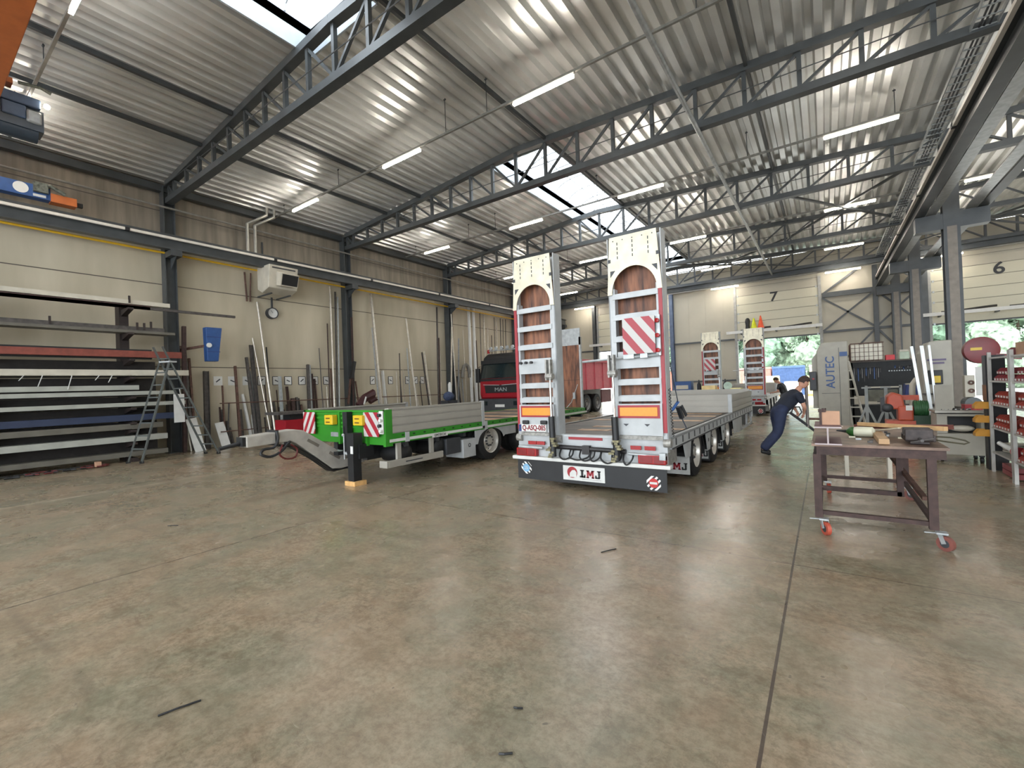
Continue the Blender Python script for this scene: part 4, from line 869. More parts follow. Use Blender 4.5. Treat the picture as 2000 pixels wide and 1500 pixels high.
    for y in (7.85, 9.2):
        for s in (-1, 1): wheel(t, -7.375+s*1.22, y, 0.42, s)
        obj('axle', MB().tube([(-8.4, y, 0.42), (-6.3, y, 0.42)], 0.06, 10), BLACK, t)
    for s in (-1, 1):
        x = X1-0.02 if s > 0 else X0+0.01
        mb = MB(); n = 14; cy, cz, ra = 7.85, 0.42, 0.46
        mb.prism([(x, 7.28, 0.40), (x, 7.37, 0.40)] + [(x, cy-ra*cos(pi*0.05+pi*0.9*k/n), cz+ra*0.62*sin(pi*0.05+pi*0.9*k/n)) for k in range(n+1)] + [(x, 8.36, 0.5), (x, 8.8, 0.5), (x, 8.8, 0.71), (x, 7.28, 0.71)], (0.01, 0, 0))
        obj('mudguard_panel', mb, GALV2, t)
    # rear ramps, treads facing the deck
    for x0, lab in ((-7.02, 'right rear ramp with a dark striped hardwood face'), (-8.5, 'left rear ramp with a dark striped hardwood face')):
        m = MB(); yy = Y1-0.0
        m.box(x0, x0+0.05, yy, yy+0.1, 0.80, 3.1); m.box(x0+0.70, x0+0.75, yy, yy+0.1, 0.80, 3.1); m.box(x0+0.05, x0+0.70, yy+0.02, yy+0.06, 2.85, 3.36); m.box(x0, x0+0.75, yy, yy+0.03, 2.85, 3.38)
        r = obj('rear_ramp', m, GALV, t, label=lab)
        obj('wood_face', MB().box(x0+0.05, x0+0.70, yy+0.01, yy+0.07, 0.82, 2.85), HARDWOOD, r)
        obj('screw_row', MB().box(x0+0.07, x0+0.68, yy+0.006, yy+0.01, 1.74, 1.75), mat('dark_line', (60, 34, 24)), r)
        obj('support_chain', MB().tube([(x0+0.62, yy-0.02, 1.6), (x0+0.5, yy-0.25, 1.05), (x0+0.4, yy-0.4, 0.88)], 0.012, 5).box(x0+0.53, x0+0.6, yy-0.2, yy-0.15, 1.15, 1.35), GALV, r)
    return t
green_trailer()
single('timber_block', MB().box(-6.88, -6.6, 4.62, 4.86, 0, 0.075), PINE, 'pale timber block under the jack leg of the green trailer', 'wood block', (-6.74, 4.74, 0))

# ---------------------------------------------------------------- red tipper truck
t = thing('tipper_truck', 'red tipper truck with black roof parked by the left wall, front facing the camera', 'truck', (-11.9, 19.5, 0))
x0, x1, yf = -13.1, -10.65, 16.0
RD = mat('truck_red', (140, 22, 34), 0.3, 0, 0.05)
cab = MB().prism([(x0, yf, 1.28), (x0, yf+0.02, 1.98), (x0, yf+0.12, 2.2), (x0, yf+0.3, 2.75), (x0, yf+2.0, 2.75), (x0, yf+2.0, 1.0), (x0, yf+0.1, 1.0)], (x1-x0, 0, 0))
cabo = obj('cab', cab, RD, t, bevel=0.06)
obj('roof', MB().prism([(x0+0.03, yf+0.22, 2.72), (x0+0.03, yf+0.3, 3.0), (x0+0.03, yf+0.6, 3.18), (x0+0.03, yf+1.95, 3.2), (x0+0.03, yf+1.95, 2.72)], (x1-x0-0.06, 0, 0)), BLACK, cabo, bevel=0.07)
obj('windscreen', MB().prism([(x0+0.1, yf+0.02, 2.02), (x1-0.1, yf+0.02, 2.02), (x1-0.16, yf+0.2, 2.75), (x0+0.16, yf+0.2, 2.75)], (0, -0.03, 0.0)), GLASSM, cabo)
obj('windscreen_surround', MB().bar((x0+0.03, yf+0.0, 1.95), (x1-0.03, yf+0.0, 1.95), 0.06, 0.1).bar((x0+0.05, yf+0.04, 2.0), (x0+0.1, yf+0.2, 2.78), 0.09, 0.06).bar((x1-0.05, yf+0.04, 2.0), (x1-0.1, yf+0.2, 2.78), 0.09, 0.06).box(x0+0.05, x1-0.05, yf+0.08, yf+0.3, 2.68, 2.85), BLACK, cabo)
gr = obj('grille', MB().prism([(x0+0.3, yf-0.03, 1.70), (x1-0.3, yf-0.03, 1.70), (x1-0.36, yf-0.03, 1.36), (x0+0.36, yf-0.03, 1.36)], (0, 0.05, 0)), BLACK, cabo)
obj('chrome_trim', MB().bar((x0+0.25, yf-0.045, 1.74), (-11.95, yf-0.045, 1.70), 0.02, 0.03).bar((-11.8, yf-0.045, 1.70), (x1-0.25, yf-0.045, 1.74), 0.02, 0.03), GALV, cabo)
obj('wiper', MB().bar((-12.6, yf-0.04, 2.04), (-11.9, yf-0.03, 2.12), 0.015, 0.015), BLACK, cabo)
text('MAN', 0.24, face_neg_y((-11.87, yf-0.04, 1.5)), GALV, gr, name='lettering', bold=0.002, sx=1.3)
bp = obj('bumper', MB().prism([(x0, yf-0.1, 1.1), (x1, yf-0.1, 1.1), (x1-0.1, yf-0.1, 0.45), (x0+0.1, yf-0.1, 0.45)], (0, 0.5, 0)), DGREY, t, bevel=0.04)
obj('red_bumper_band', MB().box(x0+0.25, x1-0.25, yf-0.12, yf-0.05, 1.16, 1.33), RD, bp)
obj('headlamp', MB().box(x0+0.12, x0+0.5, yf-0.12, yf-0.09, 0.8, 0.98).box(x1-0.5, x1-0.12, yf-0.12, yf-0.09, 0.8, 0.98), GLASSM, bp)
obj('number_plate', MB().box(-12.15, -11.63, yf-0.13, yf-0.11, 0.72, 0.84), PAPER, bp)
for s, x in ((-1, x0), (1, x1)):
    obj('mirror', MB().box(x+s*0.12-0.08, x+s*0.12+0.12, yf-0.05, yf+0.1, 1.85, 2.5).bar((x, yf+0.1, 2.6), (x+s*0.16, yf+0.03, 2.5), 0.03, 0.03), BLACK, t, bevel=0.03)
    for y in (yf+1.2, yf+6.2, yf+7.55): wheel(t, -11.875+s*1.22, y, 0.52, s, dual=y > yf+3, w=0.3, rimc=mat('grey_rim', (120, 116, 112), 0.5))
lb = MB().tube([(x0+0.3, yf+0.4, 3.3), (x1-0.3, yf+0.4, 3.3)], 0.025, 8)
obj('roof_light_bar', lb, GALV, t)
for k in range(6): obj('spotlight', MB().lathe((x0+0.45+k*0.31, yf+0.32, 3.4), (0,1,0), [(0, 0), (0, 0.08), (0.05, 0.09), (0.14, 0.03), (0.14, 0)], 12), GALV, t, smooth=True)
obj('beacon', MB().lathe((x0+0.2, yf+0.5, 3.2), (0,0,1), [(0, 0.06), (0.16, 0.06), (0.18, 0)], 10), REDL, t)
obj('truck_chassis', MB().box(-12.3, -12.15, yf+0.5, yf+9.6, 0.7, 1.25).box(-11.6, -11.45, yf+0.5, yf+9.6, 0.7, 1.25), BLACK, t)
PK = mat('faded_red_body', (176, 78, 86), 0.5, 0, 0.08)
tp = MB().prism([(x0+0.05, yf+2.4, 1.3), (x0+0.05, yf+2.2, 2.85), (x0+0.05, yf+9.9, 2.85), (x0+0.05, yf+9.6, 1.3)], (x1-x0+0.1, 0, 0))
tpo = obj('tipper_body', tp, PK, t)
for k in range(7): obj('body_rib', MB().box(x1+0.12, x1+0.2, yf+2.5+k*1.1, yf+2.62+k*1.1, 1.3, 2.85), PK, tpo)
obj('body_rim', MB().box(x1+0.05, x1+0.24, yf+2.2, yf+9.95, 2.8, 2.92), PK, tpo)
obj('side_tank', MB().box(x1-0.5, x1, yf+2.4, yf+3.6, 0.45, 1.0), RD, t)
obj('under_guard', MB().box(x1-0.1, x1-0.04, yf+8.2, yf+9.6, 0.5, 1.25), mat('dark_red_guard', (98, 44, 48), 0.6), t)
# ================================================================ LEFT WALL: RACK, STOCK
XR = -15.05
t = thing('cantilever_rack', 'dark steel cantilever rack against the left wall at the picture edge', 'rack', (-15.6, 2, 0))
for y in (-3.6, -1.1, 1.35, 3.85):
    c = obj('rack_column', MB().box(-15.9, -15.55, y-0.1, y+0.1, 0, 4.25), mat('rack_dark', (44, 34, 32), 0.6, 0, 0.2), t)
    for z in (4.08, 3.42, 2.72, 2.24, 1.72, 1.42, 1.04, 0.84, 0.50, 0.10):
        obj('rack_arm', MB().prism([(-15.55, y-0.06, z), (XR+0.1, y-0.06, z), (XR+0.1, y-0.06, z-0.05), (-15.55, y-0.06, z-0.17)], (0, 0.12, 0)), mat('rack_dark', (44, 34, 32)), c)
    obj('rack_foot', MB().box(-15.9, XR+0.1, y-0.08, y+0.08, 0, 0.05), mat('rack_dark', (44, 34, 32)), c)
def stock(z, ye, m, label, h=0.12, n=3, wid=0.14, kind='hollow_section', cat='steel profile', zoff=0.0, ys=-4.5):
    """n long profiles side by side lying on the rack arms"""
    for k in range(n):
        x1 = XR - k*(wid+0.01); ee = ye - 0.12*k*(1 if k % 2 else 0.4)
        lab = label + ('' if n == 1 else ', ' + ['foremost', 'second from the front', 'third from the front', 'rearmost'][min(k, 3)])
        mb = MB().box(x1-wid, x1, ys, ee, z, z+h)
        t = thing(kind, lab, cat, (x1-wid/2, (ys+ee)/2, z)); obj('profile_body', mb, m, t)
        if h > 0.05: obj('open_end', MB().box(x1-wid+0.008, x1-0.008, ee, ee+0.002, z+0.008, z+h-0.008), DGREY, t)
GW = mat('grimy_white_profile', (188, 182, 167), 0.5, 0, 0.1, 3)
SIL = mat('silver_profile', (164, 166, 158), 0.4, 0.2, 0.1, 3)
GP = mat('grey_profile', (98, 95, 86), 0.5, 0.1, 0.15, 3)
BP = mat('blue_grey_profile', (46, 56, 80), 0.45, 0.1, 0.12, 3)
stock(4.19, 4.75, GW, 'long white steel profile on the top arms of the wall rack', 0.11, 2)
stock(4.08, 6.45, MILL, 'long grey pipe on the top rack arms sticking out furthest to the right', 0.07, 1, 0.07, 'steel_pipe', 'pipe', ys=0.5)
stock(4.08, 4.3, DRUST, 'dark brown flat bar under the white profiles on the top rack arms', 0.10, 1, 0.1)
stock(3.42, 4.85, GP, 'grey channel profile on the second rack level from the top', 0.07, 3)
stock(3.49, 4.6, MILL, 'dark grey flat profile on top of the second rack level', 0.10, 2)
stock(2.72, 4.3, BLACK, 'black steel profile lying behind the red-oxide one on the third rack level', 0.26, 1, 0.1); 
stock(2.76, 4.95, REDOX, 'red-oxide primed beam on the third rack level', 0.17, 1, 0.12, 'steel_beam', 'beam', ys=-4.4)
bpy.data.objects['steel_beam'].location.x += 0.13
stock(2.28, 5.15, GW, 'long white profile on the fourth rack level from the top', 0.15, 3)
stock(1.90, 4.0, SIL, 'pale grey sheet edge lying on the fifth rack level', 0.12, 1, 0.14, 'sheet_edge', 'steel sheet')
stock(1.76, 4.8, SIL, 'bright silver profile on the fifth rack level', 0.10, 2)
stock(1.46, 5.05, SIL, 'silver profile on the sixth rack level', 0.10, 3)
stock(1.08, 4.85, BP, 'blue-grey profile on the seventh rack level', 0.16, 3)
stock(0.86, 4.5, GP, 'grey-brown profile on the eighth rack level', 0.14, 3)
stock(0.53, 4.6, SIL, 'silver profile on the ninth rack level from the top', 0.15, 3)
stock(0.14, 4.6, GP, 'grey-brown profile on the lowest rack level', 0.12, 3)
# torn wrap hanging below the white bars
for k, (y, l) in enumerate(((1.9, 0.12), (2.2, 0.26), (2.7, 0.34), (3.2, 0.12), (3.45, 0.18))):
    single('plastic_wrap', MB().bar((XR+0.02, y, 2.28), (XR+0.03, y-0.08, 2.28-l), 0.03, 0.01), WHITE, 'torn strip of white plastic wrap hanging below the white profiles on the rack', 'plastic strip', (XR, y, 2.28), 'torn wrap strips')
# stock behind: small hooks on top
for k, (y, z) in enumerate(((3.85, 4.4), (2.35, 3.7), (4.0, 3.7), (4.15, 3.7), (4.3, 3.75))):
    single('rack_stop', MB().box(XR-0.02, XR+0.03, y-0.02, y+0.02, z-0.19, z), mat('rack_dark', (44, 34, 32)), 'short dark stop pin at the front of a rack arm', 'pin', (XR, y, z-0.15), 'rack stop pins')
# white panel with orange edge leaning at the rack end, hoses on the floor
single('white_board', MB().box(-15.02, -14.99, 4.75, 5.0, 0.95, 1.75), WHITE, 'white board standing at the right end of the rack behind the step ladder', 'board', (-15.0, 4.87, 0.95))
for z0, z1, xx, nm in ((0.12, 0.50, 0, 'lowest'), (0.51, 0.83, 0, 'ninth'), (0.84, 1.04, 0, 'eighth'), (1.05, 1.42, 0, 'seventh'), (1.43, 1.72, 0, 'sixth'), (1.73, 2.22, 0, 'fifth'), (2.25, 2.68, 0, 'fourth')):  # dark sheets added behind the stock so the rack gaps read as shade
    single('dark_backing', MB().box(-15.545, -15.515, -4.5, 4.5, z0, z1), mat('backing_dark', (36, 32, 31), 0.6, 0.1, 0.3, 6), 'dark backing sheet added to darken the gaps at the %s rack level' % nm, 'backing sheet', (-15.53, 0, z0))
t = thing('cable_pile', 'dark hose and cable pile on the floor in front of the rack', 'cable pile', (-14.6, 2.3, 0))
rr = random.Random(5)
for k in range(7):
    y = 1.2+k*0.3; obj('cable_coil', MB().tube([(-14.7+0.2*cos(a)+rr.uniform(-0.03, 0.03), y+0.25*sin(a), 0.02+0.004*k) for a in [j*0.5 for j in range(13)]], 0.018, 6), BLACK if k % 3 else mat('dark_red_hose', (90, 24, 24)), t, smooth=True)
single('orange_block', MB().box(-14.75, -14.6, 3.0, 3.1, 0.02, 0.14), CARD, 'small orange-pink block lying on the floor before the rack', 'block', (-14.68, 3.05, 0.02))

# ---- A-frame ladder
LAD = mat('ladder_aluminium', (92, 96, 94), 0.4, 0.3, 0.12, 5)
t = thing('step_ladder', 'grey aluminium A-frame step ladder in front of the rack end', 'ladder', (-14.55, 4.6, 0))
def stile(p, q, name='stile', par=None): return obj(name, MB().bar(p, q, 0.075, 0.03, (0, 0, 1)), LAD, par or t)
A0, A1 = Vector((-14.72, 3.64, 0.03)), Vector((-14.28, 3.80, 0.03)); B0, B1 = Vector((-14.75, 5.40, 0.03)), Vector((-14.30, 5.56, 0.03))
T0, T1 = Vector((-14.66, 4.36, 2.66)), Vector((-14.34, 4.48, 2.66)); E0, E1 = Vector((-14.66, 4.22, 3.02)), Vector((-14.36, 4.33, 3.02))
stile(A0, T0); stile(A1, T1); stile(B0, E0); stile(B1, E1)
for k in range(1, 8):
    f = k/8; obj('rung', MB().bar(A0.lerp(T0, f), A1.lerp(T1, f), 0.06, 0.03), LAD, t)
for k in range(1, 11):
    f = k/11.2; obj('rung', MB().bar(B0.lerp(E0, f), B1.lerp(E1, f), 0.06, 0.03), LAD, t)
obj('platform', MB().bar((-14.68, 4.42, 2.62), (-14.32, 4.55, 2.62), 0.2, 0.04), GALV2, t)
for p in (A0, A1, B0, B1): obj('rubber_foot', MB().cb((p.x, p.y, 0.03), (0.05, 0.09, 0.06)), BLACK, t)

# ---- heater, thermometer, blue box, pipes
t = thing('wall_heater', 'white warm-air heater with black outlet hanging high on the left wall', 'heater', (-15.6, 8.1, 5.2))
obj('casing', MB().prism([(-16.0, 7.6, 6.05), (-15.15, 7.6, 6.05), (-15.25, 7.6, 5.28), (-15.7, 7.6, 5.15), (-16.0, 7.6, 5.3)], (0, 1.0, 0)), GW, t, bevel=0.02)
obj('outlet_hood', MB().prism([(-15.2, 7.85, 5.85), (-14.82, 7.85, 5.72), (-14.95, 7.85, 5.32), (-15.22, 7.85, 5.38)], (0, 0.6, 0)), GW, t)
obj('outlet', MB().prism([(-14.83, 7.88, 5.70), (-14.81, 7.88, 5.69), (-14.93, 7.88, 5.35), (-14.96, 7.88, 5.35)], (0, 0.54, 0)), BLACK, t)
obj('top_grille', MB().box(-15.16, -15.14, 7.7, 8.5, 5.94, 5.98), DGREY, t)
for y_ in (7.75, 8.4): obj('mounting_bracket', MB().box(-16.35, -15.4, y_, y_+0.05, 5.1, 5.14), STEEL, t)
t = thing('flue_pipes', 'pair of silver flue pipes rising from the heater to the roof', 'pipe', (-15.95, 7.5, 6.0))
for k, y in enumerate((7.3, 7.55)): obj('pipe_run', MB().tube([(-15.93, y+0.12, 6.12), (-15.94, y, 6.18), (-15.95, y, 6.3), (-15.95, y, 7.5), (-15.6, y+0.5, 7.85), (-15.6, y+0.5, 8.1)], 0.05, 10), mat('shiny_flue', (190, 188, 180), 0.3, 0.6, 0.1), t, smooth=True)
single('wall_conduit', MB().tube([(-16.3, 7.95, 6.3), (-16.3, 7.95, 7.1)], 0.03, 8), STEEL, 'short dark conduit on the wall right of the flue pipes', 'conduit', (-16.3, 7.95, 6.3))
single('wall_conduit', MB().tube([(-16.25, 7.3, 5.9), (-16.25, 7.35, 4.9)], 0.03, 8).tube([(-16.25, 7.5, 5.9), (-16.25, 7.45, 4.9)], 0.025, 8), RUST, 'brown conduits on the wall left of the heater', 'conduit', (-16.25, 7.3, 4.9))
t = thing('dial_thermometer', 'round white dial thermometer on the left wall under the heater', 'thermometer', (-16.2, 8.2, 4.58))
obj('dial', MB().lathe((XL, 8.2, 4.58), (1,0,0), [(0, 0.17), (0.14, 0.17), (0.09, 0)], 28), PAPER, t)
obj('rim', MB().lathe((XL, 8.2, 4.58), (1,0,0), [(0, 0.17), (0, 0.20), (0.16, 0.20), (0.16, 0.165)], 28), DGREY, t, smooth=True)
obj('needle', MB().bar((-16.2, 8.2, 4.58), (-16.2, 8.13, 4.68), 0.01, 0.01).box(-16.28, -16.24, 8.17, 8.23, 4.78, 5.15), DGREY, t)
t = thing('swivel_box', 'tapered blue box on a swivel arm fixed to the left wall', 'machine', (-15.35, 5.85, 3.2))
obj('blue_casing', MB().prism([(-15.45, 5.68, 3.75), (-15.45, 6.12, 3.75), (-15.45, 6.0, 2.72), (-15.45, 5.70, 2.72)], (0.25, 0, 0)), BLUE, t, bevel=0.015)
obj('casing_seam', MB().box(-15.199, -15.195, 5.69, 6.08, 3.45, 3.47).box(-15.199, -15.195, 5.69, 6.05, 3.0, 3.02), DBLUE, t)
obj('swivel_arm', MB().bar((-15.4, 5.72, 3.2), (-16.25, 5.35, 3.12), 0.05, 0.07).box(-16.34, -16.25, 5.25, 5.4, 3.0, 3.25), RUST, t)
obj('white_knob', MB().lathe((-15.2, 5.74, 3.2), (1,0,0), [(0, 0.07), (0.05, 0.07), (0.05, 0)], 12), WHITE, t)

# ---- profile picture signs and the holding rail
rail = MB().tube([(-15.98, 6.3, 1.42), (-15.98, 11.0, 1.38)], 0.02, 6); 
single('holding_rail', rail, RUST, 'thin rail with white clips holding bars against the wall, left of the second column', 'rail', (-15.98, 8, 1.4))
single('holding_rail', MB().tube([(-15.98, 11.4, 1.38), (-15.98, 17.0, 1.34)], 0.02, 6), RUST, 'thin rail holding bars against the wall, right of the second column', 'rail', (-15.98, 14, 1.36))
single('holding_rail', MB().tube([(-15.98, 6.3, 0.5), (-15.98, 11.0, 0.5)], 0.018, 6), RUST, 'low thin rail behind the leaning bars left of the second column', 'rail', (-15.98, 8, 0.5))
for k, px in enumerate((426, 454, 482, 511, 540, 563, 590, 615, 638, 728, 763, 796, 812, 825)):
    p = at(px, 744 - (px-426)*0.004, x=XL+0.02)
    s = thing('profile_sign', 'small white picture sign on the wall above the bars, %s from the left' % ['first', 'second', 'third', 'fourth', 'fifth', 'sixth', 'seventh', 'eighth', 'ninth', 'tenth', 'eleventh', 'twelfth', 'thirteenth', 'fourteenth'][k], 'sign', (XL+0.01, p.y, p.z))
    h = 0.15 if k < 9 else 0.17; w_ = 0.13 if k < 9 else 0.12
    obj('sheet', MB().box(XL, XL+0.015, p.y-w_, p.y+w_, p.z-h, p.z+h), PAPER, s)
    a = 0.5 if k % 3 == 0 else -0.3
    obj('drawing', MB().bar((XL+0.018, p.y-0.06, p.z-a*0.08), (XL+0.018, p.y+0.06, p.z+a*0.12), 0.006, 0.035, (0,0,1)), DGREY, s)
    if k > 2: 
        f = MB()
        for a_ in (-1, 1): f.box(XL+0.0, XL+0.02, p.y+a_*w_-0.01, p.y+a_*w_+0.01, p.z-h, p.z+h); f.box(XL, XL+0.02, p.y-w_, p.y+w_, p.z+a_*h-0.01, p.z+a_*h+0.01)
        obj('sign_frame', f, DGREY, s)

# ---- bars leaning on the wall: (pixel column at floor, pixel of top end, width m, material, noun, description)
def zone(px):
    return ('beside the grey ladder' if px < 420 else 'below the first signs' if px < 480 else 'behind the trailer drawbar' if px < 556 else 'left of the trailer-front column' if px < 655 else
            'right of the trailer-front column' if px < 780 else 'above the green trailer side' if px < 850 else 'around the next column' if px < 915 else 'above the red truck')
MN = {MILL: 'grey mill-finish', DRUST: 'dark brown rusty', RUST: 'rust-brown', BRIGHT: 'bright silver', BLACK: 'black', WHITE: 'white', GALV: 'galvanised'}
def lean(pb, pt, yt, wd, m, shape='box'):
    wd = wd*0.72 if wd > 0.05 else wd*0.9
    b = at(pb, 868 - (pb-400)*0.14, z=0.0); 
    # foot stands 0.25-0.7 m off the wall, top rests on the wall
    top = at(pt, yt, x=XL+0.06+wd/2)
    off = min(0.75, 0.12+0.11*top.z)
    d = F3 + R3*((pb-1000)/FPX); k = (XL+off-CAM.x)/d.x; yb_ = CAM.y + d.y*k
    foot = Vector((XL+off, yb_, wd*0.08+0.004))
    for cy in TR_Y:
        if min(yb_, top.y) < cy+0.2+wd/2 and max(yb_, top.y) > cy-0.2-wd/2: top.x = -15.93+wd/2; foot.x = max(foot.x, -15.78)
    mb = MB()
    if shape == 'box': mb.bar(foot, top, wd, wd*0.8)
    elif shape == 'flat': mb.bar(foot, top, wd, 0.012)
    elif shape == 'tube': mb.tube([foot, top], wd/2, 10)
    elif shape == 'angle': mb.bar(foot, top, wd, 0.01); mb.bar(foot+Vector((0, -wd/2, 0)), top+Vector((0, -wd/2, 0)), 0.01, wd)
    elif shape == 'ibeam': mb.ibeam(foot, top, wd*0.8, wd, 0.012)
    L_ = 'long' if top.z > 3.4 else 'medium-length' if top.z > 1.9 else 'short'
    W_ = 'thick' if wd >= 0.11 else 'slim' if wd >= 0.055 else 'thin'
    sh = {'box': 'steel hollow bar', 'flat': 'flat steel bar', 'tube': 'steel tube', 'angle': 'steel angle bar', 'ibeam': 'steel I-beam'}[shape]
    return (L_, W_, MN.get(m, 'grey'), sh, zone(pb), pb), mb, m, foot
bars = [
 (356, 350, 640, .16, DRUST, 'box'), (372, 361, 690, .12, MILL, 'box'), (378, 369, 700, .1, RUST, 'box'), (384, 365, 720, .07, BRIGHT, 'angle'), (364, 342, 760, .05, BRIGHT, 'tube'),
 (402, 402, 725, .2, MILL, 'ibeam'), (436, 434, 753, .07, RUST, 'box'), (441, 447, 788, .05, MILL, 'tube'), (436, 432, 800, .08, MILL, 'box'), (431, 430, 795, .06, DRUST, 'angle'), (445, 443, 822, .12, MILL, 'box'), (452, 448, 835, .1, MILL, 'box'),
 (466, 459, 715, .11, RUST, 'box'), (470, 468, 800, .16, MILL, 'box'), (489, 473, 770, .12, WHITE, 'box'), (492, 491, 810, .07, WHITE, 'box'), (498, 481, 698, .12, MILL, 'box'), (506, 490, 674, .15, MILL, 'ibeam'), (504, 489, 725, .06, GALV, 'angle'), (509, 503, 790, .08, DRUST, 'box'),
 (528, 493, 660, .07, BRIGHT, 'tube'), (536, 502, 590, .1, BRIGHT, 'tube'), (531, 520, 678, .06, BLACK, 'box'), (524, 517, 752, .05, DRUST, 'tube'), (518, 517, 815, .07, MILL, 'box'),
 (541, 534, 785, .1, MILL, 'box'), (545, 540, 762, .07, DRUST, 'flat'), (552, 548, 735, .14, GALV, 'angle'), (549, 546, 795, .12, MILL, 'box'), (557, 553, 800, .1, DRUST, 'box'), (566, 560, 755, .11, DRUST, 'ibeam'), (563, 561, 790, .12, MILL, 'box'), (572, 571, 778, .18, DRUST, 'box'), (581, 579, 776, .12, MILL, 'box'), (585, 583, 778, .08, BLACK, 'box'), (589, 588, 790, .1, RUST, 'box'),
 (602, 601, 712, .14, MILL, 'box'), (609, 606, 713, .06, GALV, 'angle'), (614, 608, 730, .12, DRUST, 'ibeam'), (621, 614, 740, .09, DRUST, 'box'), (631, 623, 680, .04, MILL, 'tube'), (634, 633, 778, .07, BRIGHT, 'box'), (640, 638, 755, .06, BRIGHT, 'tube'), (643, 639, 632, .05, DRUST, 'tube'), (652, 644, 560, .1, BRIGHT, 'tube'), (648, 646, 720, .07, RUST, 'box'), (657, 655, 570, .07, MILL, 'angle'), (660, 659, 580, .08, GALV, 'box'),
 (690, 677, 622, .09, DRUST, 'angle'), (700, 688, 725, .09, WHITE, 'flat'), (698, 684, 745, .07, RUST, 'box'),
 (746, 724, 574, .13, BRIGHT, 'box'), (742, 727, 640, .07, GALV, 'angle'), (755, 747, 724, .15, WHITE, 'box'), (759, 754, 760, .08, BRIGHT, 'flat'), (782, 780, 690, .08, MILL, 'flat'), (776, 774, 725, .05, BRIGHT, 'tube'), (786, 781, 735, .05, MILL, 'tube'), (791, 787, 722, .06, BRIGHT, 'flat'), (802, 795, 680, .06, GALV, 'angle'), (816, 793, 622, .1, BRIGHT, 'tube'), (822, 803, 716, .07, BRIGHT, 'angle'), (826, 820, 745, .08, MILL, 'flat'), (840, 824, 688, .14, MILL, 'flat'), (843, 829, 686, .12, BRIGHT, 'angle'),
 (855, 853, 600, .09, MILL, 'box'), (858, 857, 660, .07, DRUST, 'box'), (861, 859, 680, .1, BRIGHT, 'angle'), (879, 873, 640, .1, BRIGHT, 'angle'), (892, 871, 615, .08, BRIGHT, 'tube'), (888, 876, 700, .07, MILL, 'box'), (893, 886, 662, .12, GALV, 'flat'), (901, 893, 735, .1, MILL, 'box'), (899, 898, 730, .05, BRIGHT, 'tube'), (905, 903, 740, .08, GALV, 'angle'), (911, 904, 645, .04, BRIGHT, 'tube'),
 (921, 915, 598, .17, WHITE, 'box'), (930, 924, 600, .17, WHITE, 'box'), (935, 930, 665, .06, DRUST, 'box'), (941, 937, 612, .05, MILL, 'tube'), (950, 944, 611, .1, BRIGHT, 'box'), (962, 960, 655, .06, DRUST, 'box'), (968, 965, 620, .05, MILL, 'tube'), (973, 969, 622, .08, BRIGHT, 'box'), (979, 977, 622, .05, BLACK, 'tube'), (984, 982, 624, .06, MILL, 'tube'), (989, 987, 624, .06, BLACK, 'tube'), (956, 952, 640, .05, BRIGHT, 'tube')]
made = sorted([lean(*b) for b in bars], key=lambda q: q[0][5]); nth = {}
ORD = 'first second third fourth fifth sixth seventh eighth ninth tenth eleventh twelfth thirteenth fourteenth fifteenth sixteenth seventeenth eighteenth nineteenth twentieth'.split()
for q, mb, m, foot in made:
    nth[q[4]] = nth.get(q[4], -1)+1; lab = '%s %s %s, %s from left %s' % (q[0], q[2], q[3], ORD[nth[q[4]]], q[4])
    o = single('leaning_bar', mb, m, lab, 'steel bar', foot)
    o['group'] = 'steel bars leaning on the left wall'
single('white_sheet', MB().bar((-15.9, 6.42, 0.0), (-16.1, 6.3, 0.8), 0.26, 0.03, (1,0,0)), WHITE, 'white slotted panel leaning at the wall right of the thick dark beam', 'panel', (-15.9, 6.3, 0))
single('white_sheet', MB().bar((-15.5, 5.55, 0.0), (-15.75, 5.4, 1.0), 0.28, 0.03, (1,0,0)), WHITE, 'white reflective panel standing behind the right legs of the ladder', 'panel', (-15.5, 5.5, 0))
single('white_sheet', MB().bar((-15.9, 19.6, 0.0), (-16.1, 19.6, 2.3), 1.0, 0.03, (1,0,0)), GW, 'white sheet leaning at the wall just left of the red truck', 'panel', (-15.9, 19.6, 0))
single('chain_bundle', MB().tube([(-15.9, 18.3+0.3*cos(a), 2.2+0.7*sin(a)) for a in [k*pi/8 for k in range(9)]], 0.1, 6), mat('grimy_zinc', (120, 116, 108), 0.6, 0.2, 0.3, 20), 'grimy bundle hanging on the wall right of the column beside the red truck', 'bundle', (-15.9, 18.3, 2.2))
# swivelling dark red arm behind the green trailer
t = thing('bending_machine', 'dark red steel bender with curved arm by the wall behind the green trailer', 'machine', (-14.2, 9.8, 0))
pa = [at(700, 792, x=-14.2), at(712, 778, x=-14.2), at(728, 770, x=-14.2), at(730, 778, x=-14.2), at(722, 785, x=-14.2)]
obj('curved_arm', MB().tube(pa, [0.12, 0.16, 0.2, 0.18, 0.1], 8), mat('dark_red_paint', (54, 20, 24), 0.5), t, smooth=True)
obj('column', MB().box(-14.3, -14.1, pa[0].y-0.12, pa[0].y+0.12, 0, pa[0].z), mat('dark_red_paint', (72, 24, 28)), t)
obj('lever', MB().bar(at(711, 790, x=-14.0), at(715, 775, x=-14.0), 0.04, 0.04), WHITE, t)
t = thing('wall_crane_handle', 'black hand lever pointing up beside the column behind the green trailer', 'lever', at(684, 745, x=-15.9))
obj('grip', MB().bar(at(687, 738, x=-15.7), at(692, 706, x=-15.7), 0.13, 0.11), BLACK, t); obj('bracket', MB().bar(at(680, 790, x=-15.9), at(685, 740, x=-15.9), 0.07, 0.07), RUST, t)
t = thing('red_vise_table', 'red machine table with dark top behind the drawbar of the green trailer', 'machine', (-13.6, 8.0, 0))
